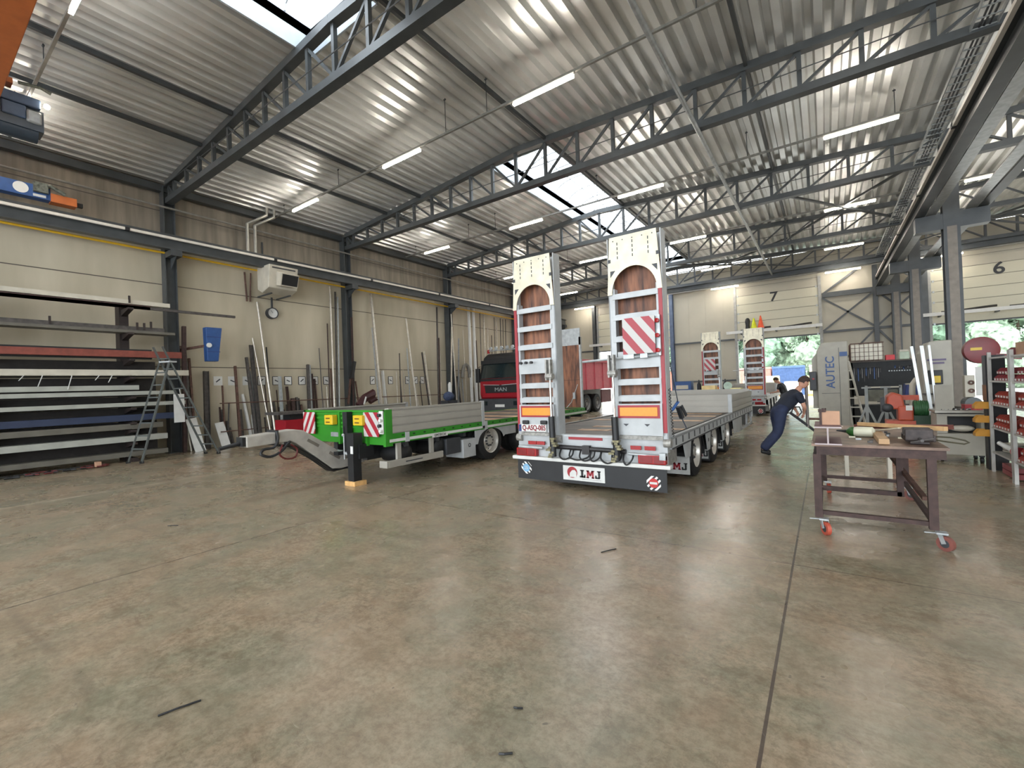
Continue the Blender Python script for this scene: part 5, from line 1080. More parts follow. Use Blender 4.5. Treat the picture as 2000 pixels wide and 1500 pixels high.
c = at(578, 815, x=-13.6); obj('red_base', MB().box(-13.9, -13.3, c.y-0.5, c.y+0.65, 0.45, 0.85), RD, t); obj('table_top', MB().box(-14.0, -13.2, c.y-0.75, c.y+0.7, 1.02, 1.1), MILL, t); obj('stand', MB().box(-13.8, -13.4, c.y-0.3, c.y+0.3, 0, 1.05), BLACK, t)
p = at(877, 790, x=-15.2)
t = thing('gas_hose_reel', 'blue-black bundle with a white bottle on top behind the green trailer rear', 'bundle', (-15.2, p.y, 1.0))
obj('bundle', MB().ball((-15.2, p.y, 1.25), 0.35, 2, (0.6, 1, 0.7)), mat('slate_blue_cloth', (64, 76, 104), 0.8, 0, 0.3, 8), t, smooth=True); obj('white_bottle', MB().lathe((-15.2, p.y+0.1, 1.35), (0,0,1), [(0, 0.1), (0.5, 0.09), (0.6, 0.03), (0.6, 0)], 12), WHITE, t, smooth=True); obj('crate', MB().box(-15.45, -14.95, p.y-0.35, p.y+0.35, 0, 1.05), DGREY, t)

# ================================================================ BRIDGE CRANE (top left)
t = thing('bridge_crane', 'orange and blue overhead bridge crane at the top left edge', 'crane', (-15.4, 1.2, 6.5))
cr_ = MB().box(-15.72, -15.48, -1.2, 2.5, 6.62, 6.93)
obj('end_carriage', cr_, BLUE, t)
obj('orange_buffer', MB().box(-15.74, -15.46, 2.5, 2.97, 6.60, 6.80), ORANGE, t); obj('buffer', MB().box(-15.65, -15.55, 2.95, 3.1, 6.64, 6.74), BLACK, t)
obj('gear_motor', MB().tube([(-15.45, 2.25, 6.85), (-15.42, 2.5, 6.95), (-15.42, 2.75, 6.82)], 0.05, 8).box(-15.5, -15.38, 2.2, 2.45, 6.75, 6.98), mat('drive_parts', (92, 96, 88), 0.5, 0.2, 0.4, 20), t)
obj('round_badge', MB().lathe((-15.48, 2.0, 6.79), (1,0,0), [(0, 0.13), (0.01, 0.13), (0.01, 0)], 20), PAPER, t); obj('carriage_label', MB().box(-15.48, -15.47, 2.2, 2.42, 6.65, 6.71), PAPER, t)
# bridge girder: leaves the frame at the left edge
g0 = Vector((-15.6, 0.35, 6.85)); g1 = Vector((2.3, 0.35, 6.85))
obj('bridge_girder', MB().box(-15.6, 2.3, 0.78, 1.29, 6.98, 7.6), ORANGE, t, bevel=0.01)
t2 = thing('chain_hoist', 'blue hoist trolley hanging under the orange crane bridge', 'hoist', (-12.6, 1.6, 6.3))
hc = at(35, 225, x=-12.6)
def hb(dx0, dx1, dy0, dy1, dz0, dz1): q = 0.8; return MB().box(hc.x+dx0*q, hc.x+dx1*q, hc.y+dy0*q, hc.y+dy1*q, hc.z+dz0*q, hc.z+dz1*q)
HB = mat('hoist_blue', (84, 104, 134), 0.45, 0, 0.1)
obj('hoist_body', hb(-0.3, 0.3, -0.35, 0.35, 0.18, 0.42), HB, t2, bevel=0.02); obj('motor_box', hb(-0.3, 0.3, -0.3, 0.1, -0.15, 0.16), HB, t2, bevel=0.02)
obj('drum', MB().tube([(hc.x, hc.y-0.3, hc.z-0.28), (hc.x, hc.y+0.25, hc.z-0.28)], 0.17, 16), mat('hoist_dark', (40, 50, 60), 0.4), t2, smooth=True)
obj('motor', hb(-0.2, 0.32, 0.1, 0.36, -0.2, 0.1), GALV, t2, bevel=0.03)
obj('drum_frame', hb(-0.25, 0.25, -0.35, 0.4, -0.35, 0.15), mat('hoist_dark', (40, 50, 60)), t2)
lamp_p = (hc.x+0.25, hc.y+0.36, hc.z+0.24)
obj('work_lamp', MB().ball(lamp_p, 0.05, 2), mat('lamp_glow', (255, 250, 235), emit=((255, 240, 215), 30)), t2, smooth=True)
obj('trolley_link', MB().bar((hc.x, hc.y, hc.z+0.4), (hc.x, 1.1, 6.96), 0.1, 0.1).tube([(hc.x+0.1, hc.y, hc.z+0.6), (hc.x+0.1, hc.y+0.3, hc.z+0.65), (hc.x+0.1, hc.y+0.45, hc.z+0.6)], 0.03, 6), mat('drive_parts', (92, 96, 88)), t2)
obj('limit_switch', hb(-0.05, 0.25, -0.35, -0.1, 0.62, 0.74), ORANGE, t2)
# ================================================================ WORKBENCH
t = thing('welding_bench', 'brown steel workbench on orange castors in the right foreground', 'workbench', (0.35, 6.4, 0))
TOPM = mat('worn_bench_top', (124, 100, 84), 0.45, 0.1, 0.3, 5, dirt=(80, 62, 52))
obj('bench_top', MB().box(-0.14, 0.88, 5.45, 7.5, 0.885, 0.91), TOPM, t)
obj('top_frame', MB().box(-0.1, 0.86, 5.47, 5.55, 0.80, 0.885).box(-0.1, 0.86, 7.4, 7.48, 0.80, 0.885).box(-0.1, -0.05, 5.55, 7.4, 0.80, 0.885).box(0.79, 0.86, 5.55, 7.4, 0.80, 0.885), DRUST, t)
for x, y in ((-0.10, 5.5), (0.76, 5.5), (-0.06, 7.42), (0.78, 7.42)):
    obj('leg', MB().box(x-0.033, x+0.033, y-0.033, y+0.033, 0.16, 0.80), DRUST, t)
obj('leg', MB().box(0.62, 0.68, 6.6, 6.66, 0.2, 0.80), DRUST, t)
obj('stretcher', MB().box(-0.1, 0.76, 5.48, 5.52, 0.19, 0.23), DRUST, t); obj('stretcher', MB().box(-0.06, 0.78, 7.4, 7.44, 0.2, 0.24), DRUST, t)
obj('stretcher', MB().box(-0.1, 0.66, 6.6, 6.65, 0.2, 0.25), DRUST, t)
for x in (-0.09, 0.77): obj('stretcher', MB().box(x-0.02, x+0.02, 5.5, 7.42, 0.19, 0.23), DRUST, t)
obj('brace', MB().bar((0.60, 7.4, 0.62), (0.76, 5.9, 0.35), 0.04, 0.04), RUST, t)
obj('left_skirt', MB().box(-0.13, -0.11, 5.5, 6.4, 0.35, 0.80), mat('dark_sheet', (54, 42, 44), 0.6), t)
CAST = mat('castor_orange', (170, 76, 58), 0.5, 0, 0.1)
for x, y, a in ((-0.06, 5.46, 0.5), (0.80, 5.44, 0.9), (-0.02, 7.42, 0.2), (0.80, 7.42, 1.2)):
    d = Vector((cos(a), sin(a), 0)); c = Vector((x, y, 0.065)) + Vector((-sin(a), cos(a), 0))*-0.03
    w_ = obj('castor', MB().box(x-0.04, x+0.04, y-0.04, y+0.04, 0.145, 0.16).bar(Vector((x, y, 0.15))-d*0.028, c-d*0.028, 0.035, 0.005, d).bar(Vector((x, y, 0.15))+d*0.028, c+d*0.028, 0.035, 0.005, d).bar((x, y, 0.15), (x-0.12, y-0.02, 0.15), 0.02, 0.008), GALV, t)
    obj('castor_wheel', MB().lathe(c, d, [(-0.018, 0.03), (-0.018, 0.065), (0.018, 0.065), (0.018, 0.03)], 22), CAST if x < 0.5 else mat('castor_brown', (120, 70, 62), 0.5), w_, smooth=True)
    obj('castor_hub', MB().lathe(c, d, [(-0.02, 0), (-0.02, 0.035), (0.02, 0.035), (0.02, 0)], 16), DGREY, w_, smooth=True)
# things on the bench
single('i_beam_offcut', MB().ibeam((0.0, 5.38, 1.0), (0.0, 6.0, 1.0), 0.22, 0.18, 0.014), mat('primer_brown', (112, 84, 86), 0.6, 0, 0.12), 'short brown I-beam offcut at the left front corner of the workbench', 'beam', (0.0, 5.42, 0.91))
bmx = MB().ibeam((0.0, 5.376, 1.0), (0.0, 5.38, 1.0), 0.22, 0.18, 0.014); obj('sawn_end', bmx, mat('sawn_steel', (150, 138, 138), 0.4, 0.3), bpy.data.objects['i_beam_offcut'])
t = thing('cardboard_plate', 'pinkish cardboard piece with a screw clamp on top of the brown beam', 'cardboard', (0.03, 5.62, 1.09))
obj('sheet', MB().box(-0.045, 0.105, 5.60, 5.63, 1.087, 1.23), CARD, t)
obj('clamp', MB().bar((-0.055, 5.6, 1.09), (-0.055, 5.6, 1.24), 0.02, 0.02).bar((-0.075, 5.6, 1.235), (-0.01, 5.6, 1.235), 0.03, 0.03).lathe((-0.025, 5.6, 1.23), (0,0,1), [(0,0.0),(0,0.02),(0.03,0.02),(0.03,0)], 10), DRUST, t)
t = thing('bench_vise', 'dark steel vise at the right front of the workbench', 'vise', (0.72, 5.72, 0.91))
obj('vise_body', MB().box(0.60, 0.82, 5.62, 5.9, 0.94, 1.0).box(0.64, 0.78, 5.66, 5.86, 0.91, 0.94).box(0.60, 0.80, 5.60, 5.66, 0.95, 1.06).box(0.60, 0.80, 5.74, 5.82, 0.95, 1.06), mat('vise_dark', (60, 52, 50), 0.5, 0.3, 0.3, 20), t, bevel=0.008)
obj('screw', MB().tube([(0.7, 5.6, 0.97), (0.7, 5.45, 0.97)], 0.014, 8).tube([(0.62, 5.46, 0.95), (0.78, 5.46, 0.99)], 0.007, 6), MILL, t)
t = thing('hand_grip_ring', 'bent dark handle loop sticking out to the right of the workbench', 'handle', (0.92, 5.75, 0.93))
obj('loop', MB().tube([(0.82, 5.7, 0.985), (0.92, 5.66, 0.985), (1.01, 5.62, 0.965), (1.03, 5.6, 0.95), (1.0, 5.6, 0.935), (0.9, 5.64, 0.945), (0.82, 5.68, 0.955)], 0.008, 6), mat('olive_dark', (66, 62, 46), 0.5), t, smooth=True)
single('timber_batten', MB().bar((0.30, 6.55, 1.02), (0.93, 5.9, 1.04), 0.05, 0.04), PLANK, 'long pale timber batten lying across the right half of the workbench', 'timber', (0.6, 6.2, 1.0))
single('steel_channel', MB().bar((0.28, 6.62, 0.985), (0.98, 5.98, 1.05), 0.07, 0.045), mat('primer_dark_red', (92, 48, 42), 0.6, 0, 0.15), 'dark red channel lying under the timber batten on the workbench', 'channel', (0.6, 6.3, 0.98))
single('hollow_section_offcut', MB().box(0.40, 0.48, 5.55, 6.3, 0.915, 0.965), mat('tan_board', (176, 142, 104), 0.6, 0, 0.15), 'tan rectangular offcut pointing to the camera on the workbench', 'offcut', (0.44, 5.55, 0.91))
single('angle_offcut', MB().bar((0.34, 6.5, 0.94), (0.6, 6.0, 1.03), 0.03, 0.012), ZINC, 'short pale flat bar leaning over the battens on the workbench', 'flat bar', (0.45, 6.3, 0.93))
t = thing('spray_bottle', 'white bottle with green neck lying on the workbench', 'bottle', (0.25, 6.2, 0.95))
obj('bottle_body', MB().lathe((0.24, 6.2, 0.965), (0.97, -0.2, 0), [(0, 0.0), (0, 0.05), (0.03, 0.055), (0.16, 0.055), (0.18, 0.03), (0.18, 0)], 16), mat('translucent_white', (206, 204, 182), 0.4), t, smooth=True)
obj('green_shoulder', MB().lathe((0.24, 6.2, 0.965), (-0.97, 0.2, 0), [(0, 0.056), (0.04, 0.05), (0.07, 0.02), (0.07, 0)], 16), mat('bottle_green', (44, 92, 40), 0.3), t, smooth=True)
obj('nozzle', MB().lathe((0.17, 6.215, 0.965), (-0.97, 0.2, 0.05), [(0, 0.018), (0.04, 0.012), (0.09, 0.008), (0.09, 0)], 10), BLACK, t)
rr = random.Random(9)
for k in range(16):
    x, y = rr.uniform(0.2, 0.8), rr.uniform(5.55, 6.8)
    if 0.38 < x < 0.5 and y < 6.4 or (x > 0.55 and y < 5.95): continue
    single('small_part', MB().cb((x, y, 0.918), (rr.uniform(0.02, 0.06), rr.uniform(0.02, 0.05), 0.016)), [ZINC, MILL, DGREY, GALV][k % 4], 'small loose metal part on the bench top', 'part', (x, y, 0.91), 'loose parts on the workbench')

# ================================================================ RIGHT-HAND SHELVES WITH BINS
def bin_mesh(x, y, z, w=0.105, d=0.17, h=0.09):
    mb = MB(); t_ = 0.004      # open front bin facing -x
    mb.box(x, x+d, y-w/2, y+w/2, z, z+t_); mb.box(x+d-t_, x+d, y-w/2, y+w/2, z, z+h)
    for s in (-1, 1):
        mb.prism([(x+0.045, y+s*w/2-t_/2, z+h), (x+d, y+s*w/2-t_/2, z+h), (x+d, y+s*w/2-t_/2, z), (x, y+s*w/2-t_/2, z), (x, y+s*w/2-t_/2, z+h*0.45)], (0, t_, 0))
    mb.prism([(x, y-w/2, z), (x, y-w/2, z+h*0.45), (x+0.003, y-w/2, z+h*0.45), (x+0.003, y-w/2, z)], (0, w, 0))
    mb.b.transform(Matrix.Translation((-x, -y, -z))); return mb
def bin_at(x, y, z, m, lab, grp, src={}):
    key = m.name
    if key not in src:
        o = thing('storage_bin', lab, 'bin', (x, y, z), 0, grp)
        obj('bin_shell', bin_mesh(0, 0, 0), m, o, world=False); obj('bin_contents', MB().box(0.02, 0.15, -0.045, 0.045, 0.006, 0.03).cb((0.06, 0.01, 0.035), (0.03, 0.04, 0.02)), mat('small_metal_parts', (110, 92, 84), 0.5, 0.4, 0.4, 60), o, world=False)
        obj('bin_label', MB().box(-0.002, 0.0, -0.03, 0.03, 0.008, 0.032), PAPER, o, world=False)
        src[key] = o; return o
    return dup(src[key], (x, y, z), None, lab, grp)
levels = [0.32, 0.70, 1.06, 1.42, 1.78]
lvn = ['lowest', 'second', 'third', 'fourth', 'top']
bays = [(9.05, 10.0, 'far shelf unit'), (7.75, 8.98, 'near shelf unit')]
SHG = mat('shelf_grey', (168, 166, 160), 0.4, 0.3, 0.1)
for (y0, y1, nm) in bays:
    t = thing('shelving_unit', 'grey metal %s with red small-parts bins' % nm, 'shelf', (2.35, (y0+y1)/2, 0))
    for x, y in ((2.1, y0), (2.1, y1), (2.58, y0), (2.58, y1)): obj('upright', MB().box(x-0.02, x+0.02, y-0.02, y+0.02, 0, 1.86), SHG, t)
    for z in levels: obj('shelf_board', MB().box(2.09, 2.6, y0, y1, z-0.025, z), SHG, t)
    obj('back_panel', MB().box(2.595, 2.6, y0, y1, 0.3, 1.8), DGREY, t)
    n = 7 if nm.startswith('far') else 9; p = (y1-y0-0.06)/n
    for li, z in enumerate(levels[:4]):
        for row in range(2):
            for k in range(n):
                if li == 0 and nm.startswith('far'): continue
                if li == 3 and nm.startswith('far') and k == n-1: continue
                g = 'red bins on the %s shelf of the %s' % (lvn[li], nm)
                m = BINRED if not (li == 3) else mat('dark_red_bin', (126, 34, 38), 0.45, 0, 0.1)
                lab = 'red storage bin, %s row on the %s shelf of the %s' % (('lower', 'upper')[row], lvn[li], nm)
                bin_at(2.11+0.03*row, y0+0.03+p*(k+0.5), z+0.001+row*0.1, m, lab, g)
for k in range(4): single('dinner_plate_disc', MB().lathe((2.3, 9.8, 0.34+k*0.035), (0,0,1), [(0, 0), (0, 0.13), (0.02, 0.14), (0.02, 0)], 20), GW, 'pale flat disc in the stack on the lowest shelf of the far unit', 'disc', (2.3, 9.8, 0.34+k*0.035), 'pale discs stacked on the lowest shelf', smooth=True)
t = thing('funnel', 'red and white funnel-shaped tool on the lowest shelf of the far unit', 'tool', (2.2, 9.3, 0.4))
obj('red_end', MB().lathe((2.2, 9.35, 0.40), (0, -1, 0), [(0, 0.0), (0, 0.07), (0.12, 0.08), (0.12, 0)], 16), RED, t, smooth=True); obj('white_tube', MB().lathe((2.2, 9.35, 0.40), (-0.3, 1, 0.25), [(0, 0.045), (0.35, 0.03), (0.35, 0)], 12), WHITE, t, smooth=True)
single('cardboard_box', MB().box(2.15, 2.5, 8.6, 9.0, 1.782, 1.95), CARD, 'cardboard box on top of the shelf unit at the right edge', 'box', (2.32, 8.8, 1.78))
single('red_lump', MB().tube([(2.2, 9.3, 1.84), (2.3, 9.75, 1.84)], 0.06, 10), mat('dark_red_cloth', (96, 36, 40), 0.7, 0, 0.2), 'dark red roll on top of the far shelf unit', 'roll', (2.2, 9.3, 1.78), smooth=True)
for z in (0.02, 0.1): single('floor_crate', MB().box(2.15, 2.5, 9.2+z, 9.8, z, z+0.07), mat('dark_red_bin', (126, 34, 38)), 'dark red flat tray under the lowest shelf, %s one' % ('bottom' if z < 0.05 else 'upper'), 'tray', (2.3, 9.5, z))
# black post with yellow bins
t = thing('bin_stand', 'black narrow stand carrying three yellow bins next to the shelves', 'stand', (2.2, 10.2, 0))
obj('post', MB().box(2.08, 2.3, 10.12, 10.3, 0, 1.82), BLACK, t); obj('panel', MB().box(2.075, 2.08, 10.11, 10.31, 1.1, 1.35), mat('brown_panel', (120, 78, 46), 0.6), t)
for k, z in enumerate((0.58, 0.80, 1.02)):
    b = bin_mesh(0, 0, 0, 0.16, 0.17, 0.11); b.b.transform(Matrix.Translation((1.94, 10.2, z-0.05)))
    single('yellow_bin', b, mat('bin_yellow', (188, 132, 34), 0.45), 'yellow bin on the black stand, %s one' % ['lowest', 'middle', 'top'][k], 'bin', (1.94, 10.2, z-0.05))

# ================================================================ MACHINE CART, SAWS
t = thing('machine_cart', 'grey machine cabinet on castors with an open window, tools on top', 'machine', (1.9, 11.0, 0))
yc = 10.75
mb = MB().box(1.58, 2.2, yc, yc+0.55, 0.13, 0.50).box(1.58, 1.72, yc, yc+0.55, 0.5, 0.82).box(2.13, 2.2, yc, yc+0.55, 0.5, 0.82).box(1.58, 2.2, yc+0.5, yc+0.55, 0.5, 0.82).box(1.58, 2.2, yc, yc+0.55, 0.80, 0.84)
obj('cabinet', mb, GREYP, t, bevel=0.008)
obj('worktop', MB().box(1.56, 2.22, yc-0.02, yc+0.57, 0.86, 0.90), mat('steel_top', (150, 146, 136), 0.35, 0.3), t)
obj('back_panel', MB().box(1.58, 1.80, yc+0.05, yc+0.1, 0.9, 1.35), GREYP, t)
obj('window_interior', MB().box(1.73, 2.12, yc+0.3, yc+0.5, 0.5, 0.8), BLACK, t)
obj('stored_cloth', MB().ball((1.92, yc+0.15, 0.58), 0.12, 2, (1.4, 0.8, 0.5)), GW, t, smooth=True)
for x, y in ((1.64, yc+0.07), (2.14, yc+0.07), (1.64, yc+0.48), (2.14, yc+0.48)): obj('castor_wheel', MB().lathe((x-0.02, y, 0.05), (1,0,0), [(0,0),(0,0.05),(0.04,0.05),(0.04,0)], 16).box(x-0.03, x+0.03, y-0.03, y+0.03, 0.1, 0.13), BLACK, t, smooth=True)
single('red_toolbox', MB().box(1.98, 2.2, yc+0.2, yc+0.45, 0.90, 0.99), mat('dull_red', (150, 40, 46), 0.5), 'small red box at the right on top of the grey machine cart', 'box', (2.09, yc+0.3, 0.9))
rr = random.Random(21)
for k in range(9):
    x = 1.66+k*0.045; single('hand_tool', MB().bar((x, yc+0.05, 0.915), (x+rr.uniform(-0.05, 0.1), yc+0.2, 0.92+rr.uniform(0, 0.02)), 0.02, 0.015), [BLACK, GALV, DGREY][k % 3], 'loose hand tool on the top of the grey machine cart', 'tool', (x, yc+0.05, 0.9), 'tools on the grey machine cart')

def saw_body(x0, x1, y0, y1, h, parent, nm='cabinet'):
    return obj(nm, MB().prism([(x0, y0, 0), (x0, y0, h-0.25), (x0+0.12, y0, h-0.02), (x0+0.22, y0, h), (x1, y0, h), (x1, y0, 0)], (0, y1-y0, 0)), GREYP, parent, bevel=0.02)
t = thing('band_saw', 'tall grey machine cabinet with blue upright lettering behind the workbench', 'machine', (0.15, 16.6, 0))
saw_body(-0.2, 0.56, 16.3, 17.3, 2.58, t)
obj('door_gap', MB().box(-0.1, 0.35, 16.292, 16.3, 1.05, 1.06).box(0.34, 0.35, 16.292, 16.3, 0.1, 2.4), DGREY, t)
M = Matrix(((0, -1, 0, 0.13), (0, 0, -1, 16.29), (1, 0, 0, 1.68), (0, 0, 0, 1)))
text('AUTEC', 0.30, M, BLUE, t, bold=0.004)
obj('blue_sticker', MB().box(0.36, 0.54, 16.29, 16.3, 2.14, 2.27), BLUE, t)
obj('control_box', MB().box(-0.40, -0.22, 16.2, 16.45, 1.15, 1.72), DGREY, t, bevel=0.02); obj('control_knob', MB().lathe((-0.3, 16.2, 1.5), (0,-1,0), [(0, 0.03), (0.03, 0.03), (0.03, 0)], 10), RED, t)
obj('base_tray', MB().box(-0.25, 0.6, 16.2, 17.32, 0.0, 0.1), GREYP, t)
obj('side_wing', MB().prism([(-0.2, 16.5, 0.6), (-0.2, 16.5, 2.28), (-0.33, 16.5, 2.1), (-0.33, 16.5, 0.6)], (0, 0.5, 0)), GREYP, t)
t = thing('welding_cabinet', 'grey machine cabinet left of the nearest middle column with a yellow box on it', 'machine', (1.95, 13.3, 0))
saw_body(1.72, 2.2, 13.0, 13.7, 2.25, t)
fx = obj('emergency_box', MB().box(1.80, 2.03, 12.93, 13.0, 1.32, 1.62), BLACK, t, bevel=0.01); obj('yellow_switch', MB().box(1.85, 1.99, 12.89, 12.93, 1.35, 1.5), YELLOW, fx, bevel=0.01)
obj('type_label', MB().box(1.80, 2.1, 12.99, 13.0, 1.82, 1.86).box(1.83, 2.07, 12.99, 13.0, 1.75, 1.79), mat('label_violet', (92, 80, 110), 0.5), t)
obj('front_shelf', MB().box(1.7, 2.0, 12.8, 13.0, 0.85, 0.9), MILL, t); obj('front_shelf', MB().box(1.7, 2.0, 12.8, 13.0, 1.1, 1.13), MILL, t)
for k, (x, w_) in enumerate(((1.60, 0.05), (1.74, 0.06), (1.84, 0.04))):
    single('steel_upright', MB().bar((x+0.12-0.03*k, 12.6, 0.03), (x-0.06+0.02*k, 12.85, 2.15), w_, w_), mat('polished_profile', (190, 194, 194), 0.3, 0.4, 0.05), 'bright vertical profile in front of the grey cabinet, %s one' % ['left', 'middle', 'right'][k], 'steel profile', (x, 12.7, 0.03))
# red saw head behind the column
t = thing('cut_off_saw', 'red saw with round blade guard standing right of the nearest middle column', 'machine', (2.8, 13.9, 0))
c = Vector((2.8, 13.9, 2.02))
DR = mat('saw_red', (112, 30, 34), 0.4, 0, 0.1)
obj('blade_guard', MB().lathe(c, (0.1,-1,0), [(-0.07, 0.0), (-0.07, 0.29), (0.07, 0.29), (0.09, 0.2), (0.09, 0)], 30), DR, t, smooth=True); obj('guard_label', MB().box(2.62, 2.80, 13.79, 13.80, 2.02, 2.08), YELLOW, t)
obj('guard_arm', MB().bar((2.9, 13.9, 1.9), (3.4, 13.9, 1.83), 0.12, 0.1), DR, t)
obj('saw_column', MB().box(2.92, 3.12, 13.85, 14.1, 0.0, 1.8), BLACK, t); obj('switch_box', MB().box(2.5, 2.66, 13.75, 13.95, 1.0, 1.48), GW, t, bevel=0.01)
for z in (1.32, 1.14): obj('round_switch', MB().lathe((2.6, 13.75, z), (0,-1,0), [(0, 0.05), (0.03, 0.05), (0.03, 0.02), (0, 0.02)], 14), RUST, t)
obj('safety_sheet', MB().box(2.67, 2.86, 13.74, 13.75, 1.03, 1.66), PAPER, t); obj('motor', MB().tube([(2.62, 13.7, 0.86), (2.62, 14.1, 0.86)], 0.14, 16).box(2.45, 2.85, 13.7, 14.1, 0.5, 0.74), mat('motor_grey', (92, 98, 100), 0.5), t); obj('saw_table', MB().box(2.4, 3.1, 13.6, 14.2, 0.74, 0.78).box(2.45, 2.5, 13.7, 13.75, 0, 0.74), MILL, t)

# ================================================================ TOOL BOARD, TOTE, LADDER, TRESTLES
t = thing('tool_board', 'long black tool board with hanging tools behind the white step ladder', 'tool board', (1.5, 18.1, 0))
bl = mat('matt_black_board', (38, 40, 42), 0.7, 0, 0.15)
obj('board', MB().box(0.68, 2.32, 18.0, 18.05, 0.9, 1.96), bl, t); obj('cabinet', MB().box(0.68, 2.32, 18.0, 18.6, 0.0, 0.6), bl, t); obj('top_shelf', MB().box(0.62, 2.4, 17.95, 19.2, 1.96, 2.0), mat('dark_shelf', (70, 62, 54), 0.6), t)
for xx in (0.7, 2.3): obj('upright', MB().box(xx-0.03, xx+0.03, 19.1, 19.2, 0, 1.96).box(xx-0.03, xx+0.03, 18.0, 18.05, 0, 1.96), bl, t)
rr = random.Random(33)
for k in range(22):
    x = 0.76+k*0.05 + (0.3 if k > 13 else 0); z = 1.82-rr.uniform(0, 0.05); L_ = rr.uniform(0.12, 0.45) if k < 14 else 0.08
    single('hanging_tool', MB().box(x-0.012, x+0.012, 17.97, 17.995, z-L_, z).cb((x, 17.98, z-0.02), (0.034, 0.02, 0.035)), [mat('tool_grey', (92, 90, 88), 0.4, 0.4), mat('tool_dark', (62, 58, 58), 0.5, 0.2), BLUE, mat('tool_dark', (62, 58, 58))][k % 4], 'hand tool hanging on the black tool board', 'tool', (x, 17.98, z-L_), 'tools hanging on the tool board')
for k in range(9): single('socket', MB().cb((1.62+k*0.06, 17.98, 1.66), (0.03, 0.03, 0.03)), GALV, 'small bright socket in the row on the black tool board', 'socket', (1.62+k*0.06, 17.98, 1.64), 'sockets on the tool board')
t = thing('ibc_tote', 'white liquid tote in a rusty wire cage on top of the tool board shelf', 'tote', (1.1, 18.55, 2.0))
obj('tank', MB().box(0.70, 1.50, 18.08, 19.0, 2.02, 2.54), mat('tote_white', (226, 222, 206), 0.5, 0, 0.05), t, bevel=0.04)
cg = MB()
for k in range(8): cg.box(0.69+k*0.115-0.006, 0.69+k*0.115+0.006, 18.05, 18.062, 2.0, 2.57)
for k in range(5): cg.box(0.68, 1.52, 18.045, 18.06, 2.02+k*0.135-0.006, 2.02+k*0.135+0.006)
for k in range(8): cg.box(0.675, 0.687, 18.06+k*0.13, 18.072+k*0.13, 2.0, 2.57)
cg.box(0.68, 1.52, 18.04, 18.07, 2.555, 2.585)
obj('wire_cage', cg, RUST, t)
single('red_crate', MB().box(1.56, 1.78, 18.1, 18.4, 2.0, 2.16), mat('crate_red', (206, 54, 60), 0.5), 'red crate on the shelf right of the wire-caged tote', 'crate', (1.67, 18.2, 2.0), bevel=0.01)
t = thing('glass_canister', 'greenish clear canister on the shelf right of the red crate', 'canister', (2.0, 18.2, 2.0))
obj('canister_body', MB().box(1.88, 2.12, 18.1, 18.3, 2.0, 2.24), mat('pale_green_plastic', (170, 184, 160), 0.3, 0, 0.15), t, bevel=0.02); obj('canister_lid', MB().box(1.9, 2.1, 18.12, 18.28, 2.24, 2.3), GW, t)
t = thing('step_ladder', 'white step ladder behind the workbench right of the lettered grey machine', 'ladder', (0.7, 17.0, 0))
WL = mat('white_ladder', (206, 202, 190), 0.4, 0, 0.05)
for (p, q) in (((0.97, 17.38, 0), (0.60, 17.6, 2.0)), ((0.64, 17.38, 0), (0.45, 17.6, 2.0)), ((0.97, 17.9, 0), (0.62, 17.66, 2.0)), ((0.54, 17.9, 0), (0.46, 17.66, 2.0))): obj('stile', MB().bar(p, q, 0.06, 0.03), WL, t)
for k in range(1, 7):
    f = k/7; a = Vector((0.97, 17.38, 0)).lerp(Vector((0.60, 17.6, 2.0)), f); b = Vector((0.64, 17.38, 0)).lerp(Vector((0.45, 17.6, 2.0)), f); obj('rung', MB().bar(a, b, 0.07, 0.04), WL, t)
obj('platform', MB().box(0.43, 0.63, 17.55, 17.7, 1.98, 2.02), WL, t)
TG = mat('trestle_grey', (142, 146, 144), 0.5, 0.1)
for k, x in enumerate((0.88, 1.28)):
    t = thing('trestle', 'grey steel trestle with forked top behind the workbench, %s one' % ['left', 'right'][k], 'trestle', (x, 15.2, 0))
    obj('post', MB().box(x-0.035, x+0.035, 15.17, 15.24, 0.1, 1.2), TG, t)
    for s in (-1, 1): obj('leg', MB().bar((x, 15.2, 0.75), (x+s*0.28, 15.2, 0.02), 0.05, 0.05), TG, t); obj('foot', MB().box(x+s*0.28-0.03, x+s*0.28+0.03, 14.95, 15.45, 0, 0.04), TG, t)
    obj('head', MB().box(x-0.1, x+0.1, 15.16, 15.25, 1.2, 1.24), TG, t)
t = thing('stock_frame', 'grey square-tube frame trolley holding boards behind the trestles', 'trolley', (1.35, 16.4, 0))
for x in (0.95, 1.7): obj('post', MB().box(x-0.03, x+0.03, 16.37, 16.43, 0.0, 1.25), TG, t)
for z in (0.15, 0.75, 1.2): obj('cross_rail', MB().box(0.95, 1.7, 16.37, 16.43, z-0.02, z+0.02), GW, t)
obj('board_stack', MB().box(1.0, 1.65, 16.45, 16.8, 0.8, 1.12), mat('stack_grey', (108, 108, 96), 0.6, 0, 0.2), t)
single('blue_crate', MB().prism([(1.62, 14.9, 0.98), (1.66, 14.9, 1.3), (2.06, 14.9, 1.3), (2.1, 14.9, 0.98)], (0, 0.5, 0)), DBLUE, 'dark blue crate with pale rim behind the orange machine', 'crate', (1.85, 15.1, 0.98), bevel=0.02)
obj('crate_rim', MB().tube([(1.64, 14.88, 1.3), (2.06, 14.88, 1.31), (2.12, 14.88, 1.26)], 0.02, 6), GW, bpy.data.objects['blue_crate'])
